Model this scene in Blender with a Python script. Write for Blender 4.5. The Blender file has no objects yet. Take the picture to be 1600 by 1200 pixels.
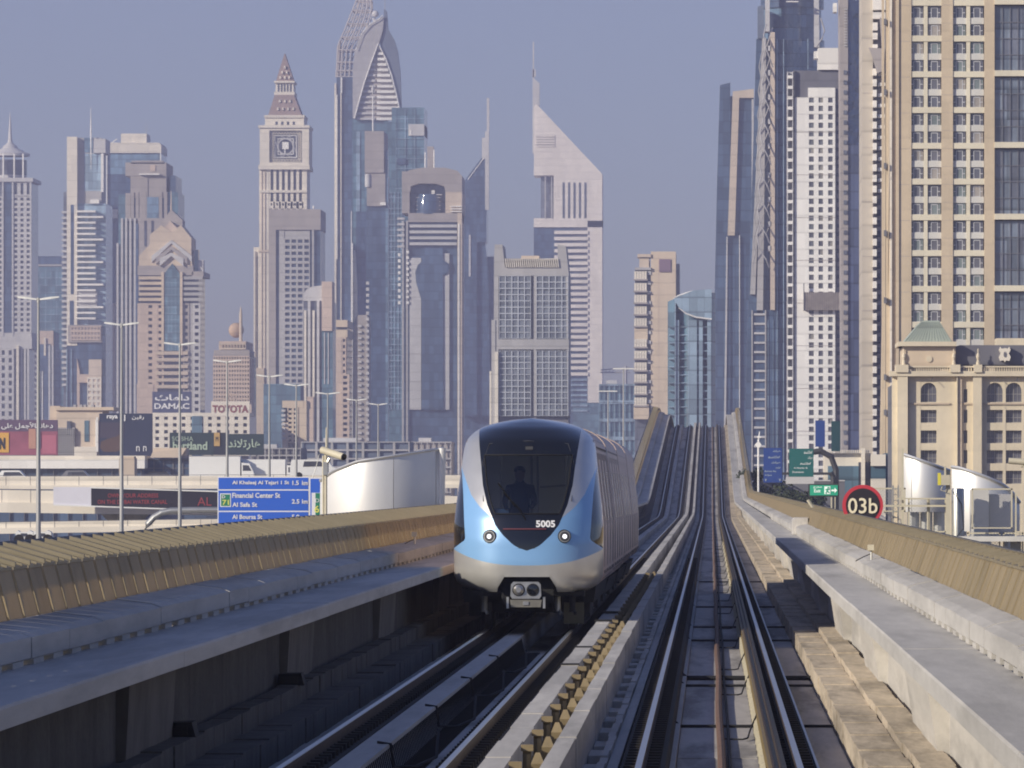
import bpy, math, random
from math import radians as R, sin, cos, pi, sqrt
from mathutils import Vector
random.seed(7)
SC = bpy.context.scene
COL = SC.collection
# ------------------------------------------------------------------ camera, sky, sun, exposure
CZ = 12.0            # eye height over the street (m)
F, CX, CY = 10000.0, 1112.0, 770.0    # focal length and principal point in photograph pixels
cam = bpy.data.cameras.new('camera'); co = bpy.data.objects.new('camera', cam); COL.objects.link(co)
co.location = (0, 0, CZ); co.rotation_euler = (R(90), 0, 0)
cam.lens = 36*F/1600; cam.sensor_width = 36
cam.shift_x = -(CX-800)/1600; cam.shift_y = (CY-600)/1600
cam.clip_start = .5; cam.clip_end = 30000
SC.camera = co
SUN_EL, SUN_AZ = R(22.5), R(38)      # azimuth: behind the plane through the camera, sun on the left
sd = Vector((-cos(SUN_AZ)*cos(SUN_EL), -sin(SUN_AZ)*cos(SUN_EL), sin(SUN_EL)))
W = bpy.data.worlds.new("World"); SC.world = W; W.use_nodes = True
nt = W.node_tree; bg = nt.nodes['Background']
sky = nt.nodes.new('ShaderNodeTexSky'); sky.sky_type = 'NISHITA'; sky.sun_disc = False
sky.sun_elevation = SUN_EL; sky.sun_rotation = math.atan2(sd.x, sd.y)
sky.air_density = 1.0; sky.dust_density = 0.6; sky.ozone_density = 4.0
tn = nt.nodes.new('ShaderNodeVectorMath'); tn.operation = 'MULTIPLY'; tn.inputs[1].default_value = (.97, .90, 1.10)   # violet white balance of the photograph
nt.links.new(sky.outputs[0], tn.inputs[0]); nt.links.new(tn.outputs[0], bg.inputs[0]); bg.inputs[1].default_value = 0.09
sl = bpy.data.lights.new('sun', 'SUN'); sl.energy = 4.8; sl.angle = R(.5); sl.color = (1, .91, .74)
so = bpy.data.objects.new('sun', sl); COL.objects.link(so); so.rotation_euler = sd.to_track_quat('Z', 'Y').to_euler()
so.location = (-50, -20, 60)
SC.view_settings.view_transform = 'Standard'; SC.view_settings.look = 'None'
SC.view_settings.exposure = 0.1; SC.view_settings.gamma = 1; SC.view_settings.use_curve_mapping = False
SC.render.engine = 'CYCLES'
SC.cycles.use_denoising = True; SC.cycles.filter_width = 1.9
SC.cycles.max_bounces = 6; SC.cycles.volume_bounces = 1; SC.cycles.transparent_max_bounces = 8
SC.cycles.sample_clamp_indirect = 4

# ------------------------------------------------------------------ materials
MATS = {}
def M(name, col, rough=.75, metal=0., var=.12, scale=.6, bump=0., streak=0., spec=.4, emit=None, es=1., coat=0., fine=0., stain=0., panel=None, along=1.):
    if name in MATS: return MATS[name]
    m = bpy.data.materials.new(name); m.use_nodes = True; t = m.node_tree; b = t.nodes['Principled BSDF']
    b.inputs['Base Color'].default_value = (*col, 1); b.inputs['Roughness'].default_value = rough
    b.inputs['Metallic'].default_value = metal; b.inputs['Specular IOR Level'].default_value = spec
    if coat: b.inputs['Coat Weight'].default_value = coat; b.inputs['Coat Roughness'].default_value = .05
    if emit: b.inputs['Emission Color'].default_value = (*emit, 1); b.inputs['Emission Strength'].default_value = es
    g = t.nodes.new('ShaderNodeNewGeometry')
    def noise(sc, det=4, vz=1.):
        mp = t.nodes.new('ShaderNodeMapping'); mp.inputs['Scale'].default_value = (sc, sc*along, sc*vz)
        t.links.new(g.outputs['Position'], mp.inputs[0])
        n = t.nodes.new('ShaderNodeTexNoise'); n.inputs['Scale'].default_value = 1; n.inputs['Detail'].default_value = det
        n.inputs['Roughness'].default_value = .65
        t.links.new(mp.outputs[0], n.inputs['Vector']); return n.outputs['Fac']
    last = None
    def mul(fac, amt, lo=.3, hi=.7):
        nonlocal last
        mr = t.nodes.new('ShaderNodeMapRange'); mr.inputs[1].default_value = lo; mr.inputs[2].default_value = hi
        mr.inputs[3].default_value = 1-amt; mr.inputs[4].default_value = 1+amt*.6
        t.links.new(fac, mr.inputs[0])
        mx = t.nodes.new('ShaderNodeVectorMath'); mx.operation = 'SCALE'
        if last is None: mx.inputs[0].default_value = col
        else: t.links.new(last, mx.inputs[0])
        t.links.new(mr.outputs[0], mx.inputs['Scale']); last = mx.outputs[0]
    if var: mul(noise(scale), var)
    if fine: mul(noise(scale*14, 6), fine)
    if streak: mul(noise(scale*2.5, 5, .06), streak)
    if stain: mul(noise(scale*1.7, 7), stain, .40, .52)
    if panel:       # panels and floors too far off to tell apart: per panel tone and a thin joint
        pw, ph, amt, jt = panel
        mp = t.nodes.new('ShaderNodeVectorMath'); mp.operation = 'MULTIPLY'; mp.inputs[1].default_value = (1/pw, .0001, 1/ph); t.links.new(g.outputs['Position'], mp.inputs[0])
        fl = t.nodes.new('ShaderNodeVectorMath'); fl.operation = 'FLOOR'; t.links.new(mp.outputs[0], fl.inputs[0])
        wn = t.nodes.new('ShaderNodeTexWhiteNoise'); wn.noise_dimensions = '3D'; t.links.new(fl.outputs[0], wn.inputs['Vector'])
        mul(wn.outputs['Value'], amt, 0, 1)
        fr = t.nodes.new('ShaderNodeVectorMath'); fr.operation = 'FRACTION'; t.links.new(mp.outputs[0], fr.inputs[0])
        sp = t.nodes.new('ShaderNodeSeparateXYZ'); t.links.new(fr.outputs[0], sp.inputs[0])
        mul(sp.outputs['Z'], jt, .0, .14)
        if metal == 0 and spec > .7: mul(sp.outputs['X'], jt*.6, .0, .12)
    if last is not None: t.links.new(last, b.inputs['Base Color'])
    if bump:
        bn = t.nodes.new('ShaderNodeBump'); bn.inputs['Strength'].default_value = bump; bn.inputs['Distance'].default_value = .02 if scale > .2 else .4
        t.links.new(noise(scale*(8 if scale > .2 else 2.5), 5), bn.inputs['Height']); t.links.new(bn.outputs[0], b.inputs['Normal'])
    MATS[name] = m; return m

conc   = M('concrete', (.475,.455,.425), .9, var=.16, scale=.5, bump=.4, streak=.04, fine=.10, stain=.13, along=.09)
concL  = M('pale concrete', (.50,.475,.44), .9, var=.14, scale=.5, bump=.4, streak=.08, fine=.1, stain=.18, along=.09)
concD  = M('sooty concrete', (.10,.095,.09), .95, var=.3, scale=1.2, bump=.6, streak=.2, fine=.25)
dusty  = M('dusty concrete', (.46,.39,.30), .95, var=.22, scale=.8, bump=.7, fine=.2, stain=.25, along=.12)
black  = M('black', (.012,.012,.014), .8, var=.2)
steelR = M('polished rail steel', (.50,.49,.48), .34, 1., var=.06, scale=2)
steelB = M('brown rail steel', (.07,.05,.04), .75, .3, var=.3, scale=3)
rubber = M('oily ballast', (.018,.015,.013), .85, var=.4, scale=2, along=.1)
def translucent(m, col, fac):
    t = m.node_tree; b = t.nodes['Principled BSDF']; o = t.nodes['Material Output']; x = t.nodes.new('ShaderNodeMixShader'); r = t.nodes.new('ShaderNodeBsdfTranslucent')
    r.inputs[0].default_value = (*col, 1); x.inputs[0].default_value = fac
    t.links.new(b.outputs[0], x.inputs[1]); t.links.new(r.outputs[0], x.inputs[2]); t.links.new(x.outputs[0], o.inputs[0])
trail  = M('ochre conductor cover', (.22,.16,.07), .6, var=.15, scale=3, streak=.1)
brown  = M('bronze fence', (.50,.41,.26), .62, .15, var=.12, scale=.7, streak=.12, fine=.08, bump=.1)
translucent(brown, (.62,.50,.30), .40)   # woven mesh panels, the sun glows through them
brownL = M('bronze cap', (.46,.40,.28), .5, .1, var=.12, scale=.9, streak=.08, fine=.06); translucent(brownL, (.5,.42,.28), .4)
pipeC  = M('rusty conduit', (.17,.10,.07), .8, var=.25, scale=2, fine=.2)
gold   = M('brass bracket', (.27,.21,.12), .6, .2, var=.2, scale=4)
galv   = M('galvanised steel', (.50,.50,.48), .42, .75, var=.1, scale=2)
cream  = M('cream steel', (.58,.53,.40), .5, var=.1, scale=3)
white  = M('white paint', (.80,.80,.78), .5, var=.05, scale=.5)
dgrey  = M('dark grey steel', (.07,.07,.075), .6, .3, var=.15, scale=2)
asph   = M('asphalt', (.055,.055,.057), .9, var=.2, scale=.2, fine=.2)
earth  = M('sandy ground', (.30,.25,.19), .95, var=.2, scale=.02, fine=.2)

# ------------------------------------------------------------------ helpers
WL = {}
def wl(o): return WL.get(o.name, Vector((0, 0, 0))) if o else Vector((0, 0, 0))
def tag(o, label=None, cat=None, group=None, kind=None):
    if label: o['label'] = label
    if cat: o['category'] = cat
    if group: o['group'] = group
    if kind: o['kind'] = kind
    return o
def empty(name, loc, label, cat, group=None, kind=None):
    o = bpy.data.objects.new(name, None); COL.objects.link(o); o.location = loc; o.empty_display_size = .5
    WL[o.name] = Vector(loc); return tag(o, label, cat, group, kind)
def link(name, me, parent=None, loc=(0, 0, 0), rx=0., rz=0.):
    "object at world position loc"
    o = bpy.data.objects.new(name, me); COL.objects.link(o); o.parent = parent
    o.location = Vector(loc)-wl(parent); o.rotation_euler = (rx, 0, rz); WL[o.name] = Vector(loc); return o
class MB:
    def __init__(s): s.v = []; s.f = []; s.n = 0
    def box(s, x0, x1, y0, y1, z0, z1):
        b = s.n; s.v += [(x0,y0,z0),(x1,y0,z0),(x1,y1,z0),(x0,y1,z0),(x0,y0,z1),(x1,y0,z1),(x1,y1,z1),(x0,y1,z1)]
        s.f += [tuple(b+i for i in q) for q in ((0,3,2,1),(4,5,6,7),(0,1,5,4),(1,2,6,5),(2,3,7,6),(3,0,4,7))]; s.n += 8; return s
    def poly(s, pts):
        b = s.n; s.v += [tuple(p) for p in pts]; s.f.append(tuple(range(b, b+len(pts)))); s.n += len(pts); return s
    def ring(s, A, B, caps=True, close=True):
        "loft between equal-length loops given in order"
        return s.loft([A, B], caps, close)
    def loft(s, rings, caps=True, close=True):
        n = len(rings[0]); b = s.n
        for r in rings: s.v += [tuple(p) for p in r]
        for k in range(len(rings)-1):
            for i in range(n if close else n-1):
                j = (i+1) % n; s.f.append((b+k*n+i, b+k*n+j, b+(k+1)*n+j, b+(k+1)*n+i))
        if caps and close:
            s.f.append(tuple(b+i for i in reversed(range(n)))); s.f.append(tuple(b+(len(rings)-1)*n+i for i in range(n)))
        s.n += n*len(rings); return s
    def prism(s, pts, y0, y1):
        "pts: (x,z) outline, extruded along y"
        return s.loft([[(x, y0, z) for x, z in pts], [(x, y1, z) for x, z in pts]])
    def tube(s, path, r, n=8, caps=True):
        path = [Vector(p) for p in path]; rings = []
        for i, p in enumerate(path):
            d = (path[min(i+1, len(path)-1)]-path[max(i-1, 0)]).normalized()
            u = d.cross(Vector((0, 0, 1)) if abs(d.z) < .9 else Vector((1, 0, 0))).normalized(); w = d.cross(u)
            rr = r[i] if isinstance(r, (list, tuple)) else r
            rings.append([p+(u*cos(a)+w*sin(a))*rr for a in [2*pi*k/n for k in range(n)]])
        return s.loft(rings, caps)
    def lathe(s, prof, c, n=16):
        "prof: (r,z) pairs, vertical axis through c=(x,y)"
        return s.loft([[(c[0]+r*cos(2*pi*k/n), c[1]+r*sin(2*pi*k/n), z) for k in range(n)] for r, z in prof])
    def mesh(s, name, mat, off=(0, 0, 0), smooth=False):
        me = bpy.data.meshes.new(name); ox, oy, oz = off
        me.from_pydata([(x-ox, y-oy, z-oz) for x, y, z in s.v], [], s.f)
        import bmesh
        if len(s.f) < 60000:
            bm = bmesh.new(); bm.from_mesh(me); bmesh.ops.recalc_face_normals(bm, faces=bm.faces); bm.to_mesh(me); bm.free()
        if mat: me.materials.append(mat)
        if smooth:
            me.polygons.foreach_set('use_smooth', [True]*len(me.polygons)); 
            try: me.set_sharp_from_angle(angle=R(40))
            except Exception: pass
        me.update(); return me
    def build(s, name, mat, parent=None, smooth=False, kind=None, label=None):
        off = wl(parent); me = s.mesh(name, mat, off, smooth)
        o = bpy.data.objects.new(name, me); COL.objects.link(o); o.parent = parent; WL[o.name] = off.copy()
        if kind: o['kind'] = kind
        if label: o['label'] = label
        return o
BOXC = {}
def bx(name, mat, parent, x0, x1, y0, y1, z0, z1):
    "one box as an object of its own; equal boxes share their mesh"
    k = (round(x1-x0, 3), round(y1-y0, 3), round(z1-z0, 3), mat.name)
    if k not in BOXC: BOXC[k] = MB().box(-k[0]/2, k[0]/2, 0, k[1], 0, k[2]).mesh(name, mat)
    return link(name, BOXC[k], parent, ((x0+x1)/2, y0, z0))
def text(s, mat, parent, x0, x1, z0, z1, y, name='lettering', bold=.0, ext=.01):
    cu = bpy.data.curves.new(name, 'FONT'); cu.body = s; cu.size = 1; cu.extrude = 0; cu.offset = bold; cu.resolution_u = 3
    o = bpy.data.objects.new(name, cu); me = bpy.data.meshes.new_from_object(o)
    bpy.data.objects.remove(o); bpy.data.curves.remove(cu)
    if not len(me.vertices): return None
    xs = [v.co.x for v in me.vertices]; ys = [v.co.y for v in me.vertices]
    sx = (x1-x0)/(max(xs)-min(xs)); sy = (z1-z0)/(max(ys)-min(ys)); mx, my = min(xs), min(ys)
    for v in me.vertices: v.co = ((v.co.x-mx)*sx, 0, (v.co.y-my)*sy)
    me.materials.clear(); me.materials.append(mat); me.name = name
    return link(name, me, parent, (x0, y-ext, z0))
def ipol(t, x):
    if x <= t[0][0]: return t[0][1]
    for (a, b), (c, d) in zip(t, t[1:]):
        if x <= c: return b+(d-b)*(x-a)/(c-a)
    return t[-1][1]

# ------------------------------------------------------------------ ground
g = MB(); g.poly([(-1500,-280,0),(1500,-280,0),(1500,4600,0),(-1500,4600,0)]); tag(g.build('ground', earth), kind='structure')
g = MB(); g.poly([(-62,-280,.004),(-10,-280,.004),(-10,3000,.004),(-62,3000,.004)])
g.poly([(9,-280,.004),(24,-280,.004),(24,3000,.004),(9,3000,.004)]); tag(g.build('road', asph), kind='structure')
g = MB()
for x in (-60.5,-56.8,-53.1,-49.4,-45.7,-41.5,-30,-26.3,-22.6,-18.9,-15.2,-11.5,12,15.7,19.4):
    for y in range(-200, 2400, 12): g.poly([(x-.08,y,.009),(x+.08,y,.009),(x+.08,y+4,.009),(x-.08,y+4,.009)])
tag(g.build('lane_markings', white), kind='structure')
g = MB(); g.box(-38.5,-32,-280,3000,0,.15); tag(g.build('median_kerb', concL), kind='structure')

# ------------------------------------------------------------------ viaduct, height of the rail along it
def zslope(Y):
    return ipol([(-1e4,.0018),(472,.0018),(512,.0395),(720,.0395),(790,-.02),(9999,-.02)], Y)
ZT = {}; _z = CZ-2.65
for _y in range(0, 960):
    ZT[_y] = _z; _z += zslope(_y+.5)
def zr(Y):
    if Y < 0: return CZ-2.65+.0018*Y
    i = min(int(Y), 958); return ZT[i]+(ZT[i+1]-ZT[i])*(Y-i)
YS = [-10, 100, 200, 300, 400, 470]+list(range(476, 516, 6))+[560, 620, 680, 718]+list(range(724, 796, 8))+[850, 900]
def sweep(mb, pts, y0=-10, y1=900):
    ys = [y0]+[y for y in YS if y0 < y < y1]+[y1]
    mb.loft([[(x, y, zr(y)+dz) for x, dz in pts] for y in ys]); return mb
def rect(x0, x1, d0, d1): return [(x0,d0),(x1,d0),(x1,d1),(x0,d1)]

m = MB(); sweep(m, [(-6.35,-.40),(3.0,-.40),(3.0,-.62),(1.6,-.9),(.6,-2.3),(-3.9,-2.3),(-4.9,-.9),(-6.35,-.62)])
VI = tag(m.build('viaduct_deck', conc), kind='structure')
for y in range(20, 900, 32):
    m = MB(); z = zr(y)-2.3; m.lathe([(.95,0),(.95,z-1.2),(1.9,z)], (-1.65, y), 14); m.build('pier', concL, VI, smooth=True)
# --- walkways: slabs that can be told apart near, one strip farther off
def walkway(sgn, xe, xi, label):
    W_ = empty('emergency_walkway', ((xe+xi)/2, 40, zr(40)+1.0), label, 'walkway', kind=None)
    ln = 22.0; top = 1.13
    pr = MB(); a, b = sorted((xe, xi)); e = xe
    pts = [(xi,top),(xe+sgn*.012,top),(xe,top-.02),(xe,top-.16),(xe+sgn*.16,top-.21),(xi,top-.24)]
    pr.prism(pts, .012, ln-.012); me = pr.mesh('slab', conc)
    y = -8
    while y < 205:
        link('slab', me, W_, (0, y, zr(y)+random.uniform(-.004,.004)), math.atan(.0018)); y += ln
    sweep(MB(), pts, y, 900).build('far_slab', conc, W_)
    # wall under the slab with shallow pilasters
    xw = xe+sgn*.62
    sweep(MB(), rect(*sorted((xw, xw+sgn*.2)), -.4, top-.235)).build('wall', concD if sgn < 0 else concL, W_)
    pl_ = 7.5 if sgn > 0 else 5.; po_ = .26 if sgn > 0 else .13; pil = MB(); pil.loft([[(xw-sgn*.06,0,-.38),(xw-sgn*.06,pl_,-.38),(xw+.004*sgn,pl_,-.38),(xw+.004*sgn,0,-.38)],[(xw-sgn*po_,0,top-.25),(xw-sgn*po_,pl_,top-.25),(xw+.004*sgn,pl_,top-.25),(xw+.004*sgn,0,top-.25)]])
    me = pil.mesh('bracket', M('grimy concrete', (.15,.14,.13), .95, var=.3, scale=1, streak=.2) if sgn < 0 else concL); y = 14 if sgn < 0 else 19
    while y < 420: link('bracket', me, W_, (0, y, zr(y))); y += 22
    return W_
WLF = walkway(-1, -4.78, -5.68, 'raised concrete emergency walkway left of the train, in the shade of the fence')
WRT = walkway(1, 1.72, 2.40, 'raised concrete emergency walkway at the right edge of the empty track')
def kerb(sgn, xf, xb, W_):
    K = empty('parapet_kerb', (xf, 40, zr(40)+1.13), 'chamfered concrete kerb blocks under the %s bronze fence' % ('left' if sgn < 0 else 'right'), 'kerb')
    ln = 3.1; h = .30
    pts = [(xf+sgn*.02,1.175),(xf,1.19),(xf,1.36),(xf+sgn*.10,1.40),(xb,1.445),(xb,1.175)]
    me = MB().prism(pts, .012, ln-.012).mesh('kerb_block', conc); y = -6
    while y < 205:
        o = link('kerb_block', me, K, (random.uniform(-.006,.006), y, zr(y)+random.uniform(-.01,.008)), math.atan(.0018)); y += ln
    sweep(MB(), pts, y, 900).build('far_kerb', conc, K)
    f = MB(); y = -6
    while y < 260:
        f.box(*sorted((xf+sgn*.015, xf+sgn*.3)), y, y+.8, zr(y)+1.125, zr(y)+1.18); y += 1.6
    f.build('foot', conc, K, kind='stuff')
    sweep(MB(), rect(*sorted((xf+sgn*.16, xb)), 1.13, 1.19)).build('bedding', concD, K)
kerb(-1, -5.62, -6.08, WLF); kerb(1, 2.38, 2.70, WRT)
# --- bronze fences
def fence(sgn, xb, xt, xo, zb, zt, zo, label):
    Fn = empty('bronze_fence', (xb, 40, zr(40)+zb), label, 'fence', 'slatted bronze fences of the viaduct')
    pit, w = 1.25, (1.16 if sgn < 0 else 1.19)
    def panel(y0, wd, m, c, ofs=lambda y: 0.):
        zz = ofs(y0)
        m.prism([(xb,zz+zb),(xt,zz+zt),(xt+sgn*.02,zz+zt),(xb+sgn*.02,zz+zb)], y0, y0+wd)
        # raised lip along one edge of each panel and four faint cross ribs
        m.prism([(xb-sgn*.007,zz+zb),(xt-sgn*.007,zz+zt),(xt+sgn*.0,zz+zt),(xb+sgn*.0,zz+zb)], y0, y0+.07)
        m.prism([(xb-sgn*.004,zz+zb),(xt-sgn*.004,zz+zt),(xt+sgn*.0,zz+zt),(xb+sgn*.0,zz+zb)], y0+wd-.035, y0+wd)
        if False:
            for k in range(1, 5):
                t = k/5; x = xb+(xt-xb)*t; z = zz+zb+(zt-zb)*t
                m.box(*sorted((x-sgn*.0025, x+sgn*.002)), y0+.07, y0+wd-.035, z, z+.012)
        if sgn < 0: c.prism([(xt-sgn*.01,zz+zt+.004),(xo,zz+zo),(xo,zz+zo+.025),(xt-sgn*.01,zz+zt+.03)], y0+.0, y0+wd-.02)
        c.prism([(xt-sgn*.02,zz+zt+.03),(xo,zz+zo+.025),(xo,zz+zo+.06),(xt-sgn*.02,zz+zt+.07)], y0+.02, y0+.12)
        if sgn < 0: c.prism([(xt-sgn*.02,zz+zt+.03),(xo,zz+zo+.025),(xo,zz+zo+.045),(xt-sgn*.02,zz+zt+.05)], y0+.6, y0+.66)
        if sgn > 0: c.prism([(xo-.03,zz+zo),(xo,zz+zo),(xo,zz+zo+.06),(xo-.06,zz+zo+.06)], y0, y0+wd); c.prism([(xt-.02,zz+zt+.004),(xt+.06,zz+zt+.004),(xt+.06,zz+zt+.03),(xt-.02,zz+zt+.03)], y0, y0+wd)
    a, c = MB(), MB(); panel(0, w, a, c)
    ma, mc = a.mesh('fence_panel', brown), c.mesh('cap', brownL); y = 18
    a2, c2 = MB(), MB(); panel(0, w, a2, c2)
    br2 = M('weathered bronze fence', (.46,.38,.24), .62, .1, var=.2, scale=1.5, streak=.2, fine=.1); translucent(br2, (.60,.48,.29), .40); mb2 = a2.mesh('fence_panel', br2)
    n = 0
    while n < 118:
        j = random.uniform(-.003, .003)
        o = link('fence_panel', mb2 if random.random() < .22 else ma, Fn, (j, y, zr(y)+j*.6), math.atan(.0018))
        link('cap', mc, Fn, (j, y, zr(y)+j*.6), math.atan(.0018)); y += pit; n += 1
    a, c = MB(), MB()
    while y < 880:
        panel(y, pit*2-.06, a, c, zr); y += pit*2
    a.build('far_fence_panel', brown, Fn, kind='stuff'); c.build('far_cap', brownL, Fn, kind='stuff')
    m = MB(); ys = [-6]+[q for q in YS if q > -6]
    m.tube([(xo+sgn*.07, q, zr(q)+zo+.01) for q in ys], .045, 8); m.build('handrail', dgrey, Fn, smooth=True)
    m = MB(); y = 18
    while y < 420: m.tube([(xb+sgn*.04,y-.04,zr(y)+zb),(xo,y-.04,zr(y)+zo)], .025, 5); y += pit
    m.build('stay', dgrey, Fn, kind='stuff')
    return Fn
fence(-1, -6.09, -6.20, -6.70, 1.44, 1.86, 2.02, 'long bronze slatted fence with ribbed cap on the left edge of the viaduct')
fence(1, 2.72, 2.86, 3.12, 1.44, 1.83, 1.88, 'long bronze slatted fence with dark handrail on the right edge of the viaduct')

# --- tracks
def track(c, label, near):
    T = empty('railway_track', (c, 40, zr(40)-.4), label, 'railway track', 'tracks on the viaduct')
    for s in (-1, 1):
        x = c+s*.752
        m = MB(); sweep(m, [(x-.036,-.035),(x-.033,-.006),(x+.033,-.006),(x+.036,-.035),(x+.01,-.05),(x+.01,-.14),(x+.07,-.16),(x-.07,-.16),(x-.01,-.14),(x-.01,-.05)])
        r = m.build('rail', steelB, T)
        m = MB(); sweep(m, rect(x-.030, x+.030, -.006, 0)); m.build('running_band', steelR, r)
        m = MB(); sweep(m, [(x-.27,-.41),(x+.27,-.41),(x+.22,-.17),(x-.22,-.17)]); m.build('rail_bed', rubber, T)
        f = MB(); y = 30
        while y < 230:
            f.box(x-.17,x-.045,y,y+.14,zr(y)-.17,zr(y)-.10); f.box(x+.045,x+.17,y,y+.14,zr(y)-.17,zr(y)-.10); y += .65
        f.build('rail_clips', rubber, T, kind='stuff')
    return T
TR = track(.07, 'empty railway track on the right, between the middle troughs and the right walkway', True)
TL = track(-3.25, 'railway track under the oncoming train, left of the middle troughs', False)
# conductor rails with ochre covers, and the guard beam
def beam(par, name, x0, x1, d0, d1, mat, y0=-10, y1=900): return sweep(MB(), rect(x0,x1,d0,d1), y0, y1).build(name, mat, par)
cr = beam(TR, 'conductor_rail', .53,.70,-.16,-.02, trail)
beam(TR, 'conductor_rail', .565,.585,-.02,.005, steelB); beam(TR, 'conductor_rail', .635,.65,-.02,.008, steelB)
m = MB(); y = 30
while y < 300: m.box(.50,.72,y,y+.12,zr(y)-.4,zr(y)-.15); y += 1.6
m.build('insulator', cream, TR, kind='stuff')
beam(TR, 'edge_angle', 1.035,1.06,-.4,-.16, galv); beam(TR, 'side_strip', -.50,-.38,-.4,-.30, conc)
# floor slabs with open joints
def slabs(par, x0, x1, ln, mat, d1, d0=-.41, y0=-4, y1=240, jit=.01):
    me = MB().box(x0, x1, .012, ln-.03, d0, d1).mesh('floor_slab', mat); y = y0
    while y < y1:
        link('floor_slab', me, par, (0, y, zr(y)+random.uniform(-jit, 0)), math.atan(.0018)); y += ln
    sweep(MB(), rect(x0,x1,d0,d1), y, 900).build('far_floor', mat, par)
floorC = M('swept concrete floor', (.38,.355,.33), .85, var=.15, scale=.6, bump=.3, streak=.0, fine=.12, stain=.35, along=.09)
slabs(TR, -.37, .50, 9.2, floorC, -.36)
slabs(TR, 1.07, 1.47, 9.2, floorC, -.36)
slabs(TL, -3.28, -2.72, 9.2, floorC, -.36)
m = MB(); m.tube([(.10+.008*sin(q*.21), q, zr(q)-.30) for q in range(-6, 880, 3)], .045, 8); m.build('conduit', pipeC, TR, smooth=True)
m = MB(); m.tube([(.19+.006*sin(q*.17+1), q, zr(q)-.33) for q in range(-6, 880, 3)], .018, 6); m.build('conduit', black, TR, smooth=True)
m = MB(); y = 60
while y < 300:      # short cable loops from conduit to conductor rail
    z = zr(y)
    m.tube([(.14,y,z-.335),(.36,y-.1,z-.335),(.42,y+.2,z-.33),(.44,y+.9,z-.30),(.47,y+1.4,z-.24),(.54,y+1.7,z-.10)], .011, 5); y += 13+random.uniform(-1.5,2.5)
m.build('cable_loop', black, TR, kind='stuff')
m = MB()
for y in (78, 93.5, 97, 120, 131, 152, 190):
    z = zr(y); m.tube([(-.62,y,z-.12),(-.50,y,z-.24),(-.38,y,z-.335),(.5,y,z-.335),(.6,y,z-.3),(.9,y,z-.2),(1.08,y,z-.335),(1.5,y,z-.335)], .022 if y != 97 else .045, 6)
m.build('cross_cable', black, TR, kind='stuff')
# trough lids right of the empty track
def lids(par, name, x0, x1, d0, d1, ln, mat, y0=-4, y1=230, jx=.012, jz=.012, far=True, extra=None, maxn=290):
    me = MB().box(x0, x1, .008, ln-.012, d0, d1)
    if extra: extra(me, ln)
    me = me.mesh(name, mat); y = y0; n = 0
    while y < y1 and n < maxn:
        link(name, me, par, (random.uniform(-jx,jx), y, zr(y)+random.uniform(-jz,jz)), math.atan(.0018)); y += ln; n += 1
    if far: sweep(MB(), rect(x0,x1,d0,d1), y, 900).build('far_'+name, mat, par)
CR = empty('cable_trough', (1.9, 40, zr(40)-.4), 'dusty sunlit two step cable trough beside the right walkway', 'cable trough')
lids(CR, 'trough_lid', 1.50, 1.93, -.40, -.09, 1.9, dusty, 52)
lids(CR, 'trough_lid', 1.94, 2.27, -.40, .0, 2.6, dusty, 52)
CL = empty('cable_trough', (-5.1, 40, zr(40)-.4), 'shaded stepped cable trough under the left walkway', 'cable trough')
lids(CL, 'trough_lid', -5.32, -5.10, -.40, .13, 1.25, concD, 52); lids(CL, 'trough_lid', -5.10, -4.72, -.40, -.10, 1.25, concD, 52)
# raised plinth of the left track with thin dark rods leaning onto the floor
PL = beam(TL, 'plinth', -3.62, -3.33, -.4, -.06, conc)
m = MB(); y = 60
while y < 112:
    z = zr(y); m.tube([(-3.325,y,z-.10),(-3.27,y+.05,z-.355),(-3.0,y+.1,z-.352)], .008, 4); y += .32
m.build('dark_rods', black, TL, kind='stuff')
m = MB()
for y in (66,77,88,99):
    z = zr(y); m.tube([(-3.45,y,z-.04),(-3.31,y,z-.06),(-3.29,y+.2,z-.30),(-3.1,y+1.2,z-.34),(-2.95,y+2.6,z-.30),(-2.97,y+3.5,z-.05)], .016, 6)
m.build('cable_loop', black, TL, kind='stuff')
m = MB(); y = 56
while y < 150: m.box(-2.69,-2.60,y,y+.22,zr(y)-.4,zr(y)-.13); y += .62
m.build('rail_pads', M('ochre pads', (.25,.20,.08), .7), TL, kind='stuff')
# middle troughs and brackets
MT = empty('middle_trough', (-1.6, 40, zr(40)-.4), 'pair of pale concrete troughs with brass brackets between the two tracks', 'cable trough')
lids(MT, 'trough_beam', -2.02, -1.79, -.40, .18, 3.6, concL, 50, 232, .006, .008); lids(MT, 'trough_beam', -1.48, -1.31, -.40, .18, 3.6, concL, 51, 232, .006, .008)
lids(MT, 'edge_block', -1.15, -1.07, -.40, -.20, 1.3, concL, 52, 200)
beam(MT, 'side_channel', -1.06, -.95, -.40, -.24, conc)
me = MB().box(-1.305, -1.155, 0, 1.5, -.40, -.26).mesh('tie_slab', concL); y = 54
while y < 200: link('tie_slab', me, MT, (0, y, zr(y)+random.uniform(-.02,.02))); y += 3.4+random.uniform(-.3,.3)
br = MB(); br.box(-.04,.04,0,.04,-.1,.26); br.box(-.055,.06,-.08,.0,.20,.26); br.tube([(.0,-.03,.0),(.0,-.03,.17)], .04, 6); br.box(-.05,.05,-.05,.0,-.1,.0)
me1 = br.mesh('bracket', gold)
br = MB(); br.loft([[(-.05,0,.0),(.05,0,.0),(.05,.03,.0),(-.05,.03,.0)],[(-.06,-.05,.16),(.06,-.05,.16),(.06,.0,.16),(-.06,.0,.16)],[(-.02,-.02,.26),(.02,-.02,.26),(.02,.0,.26),(-.02,.0,.26)]])
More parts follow.
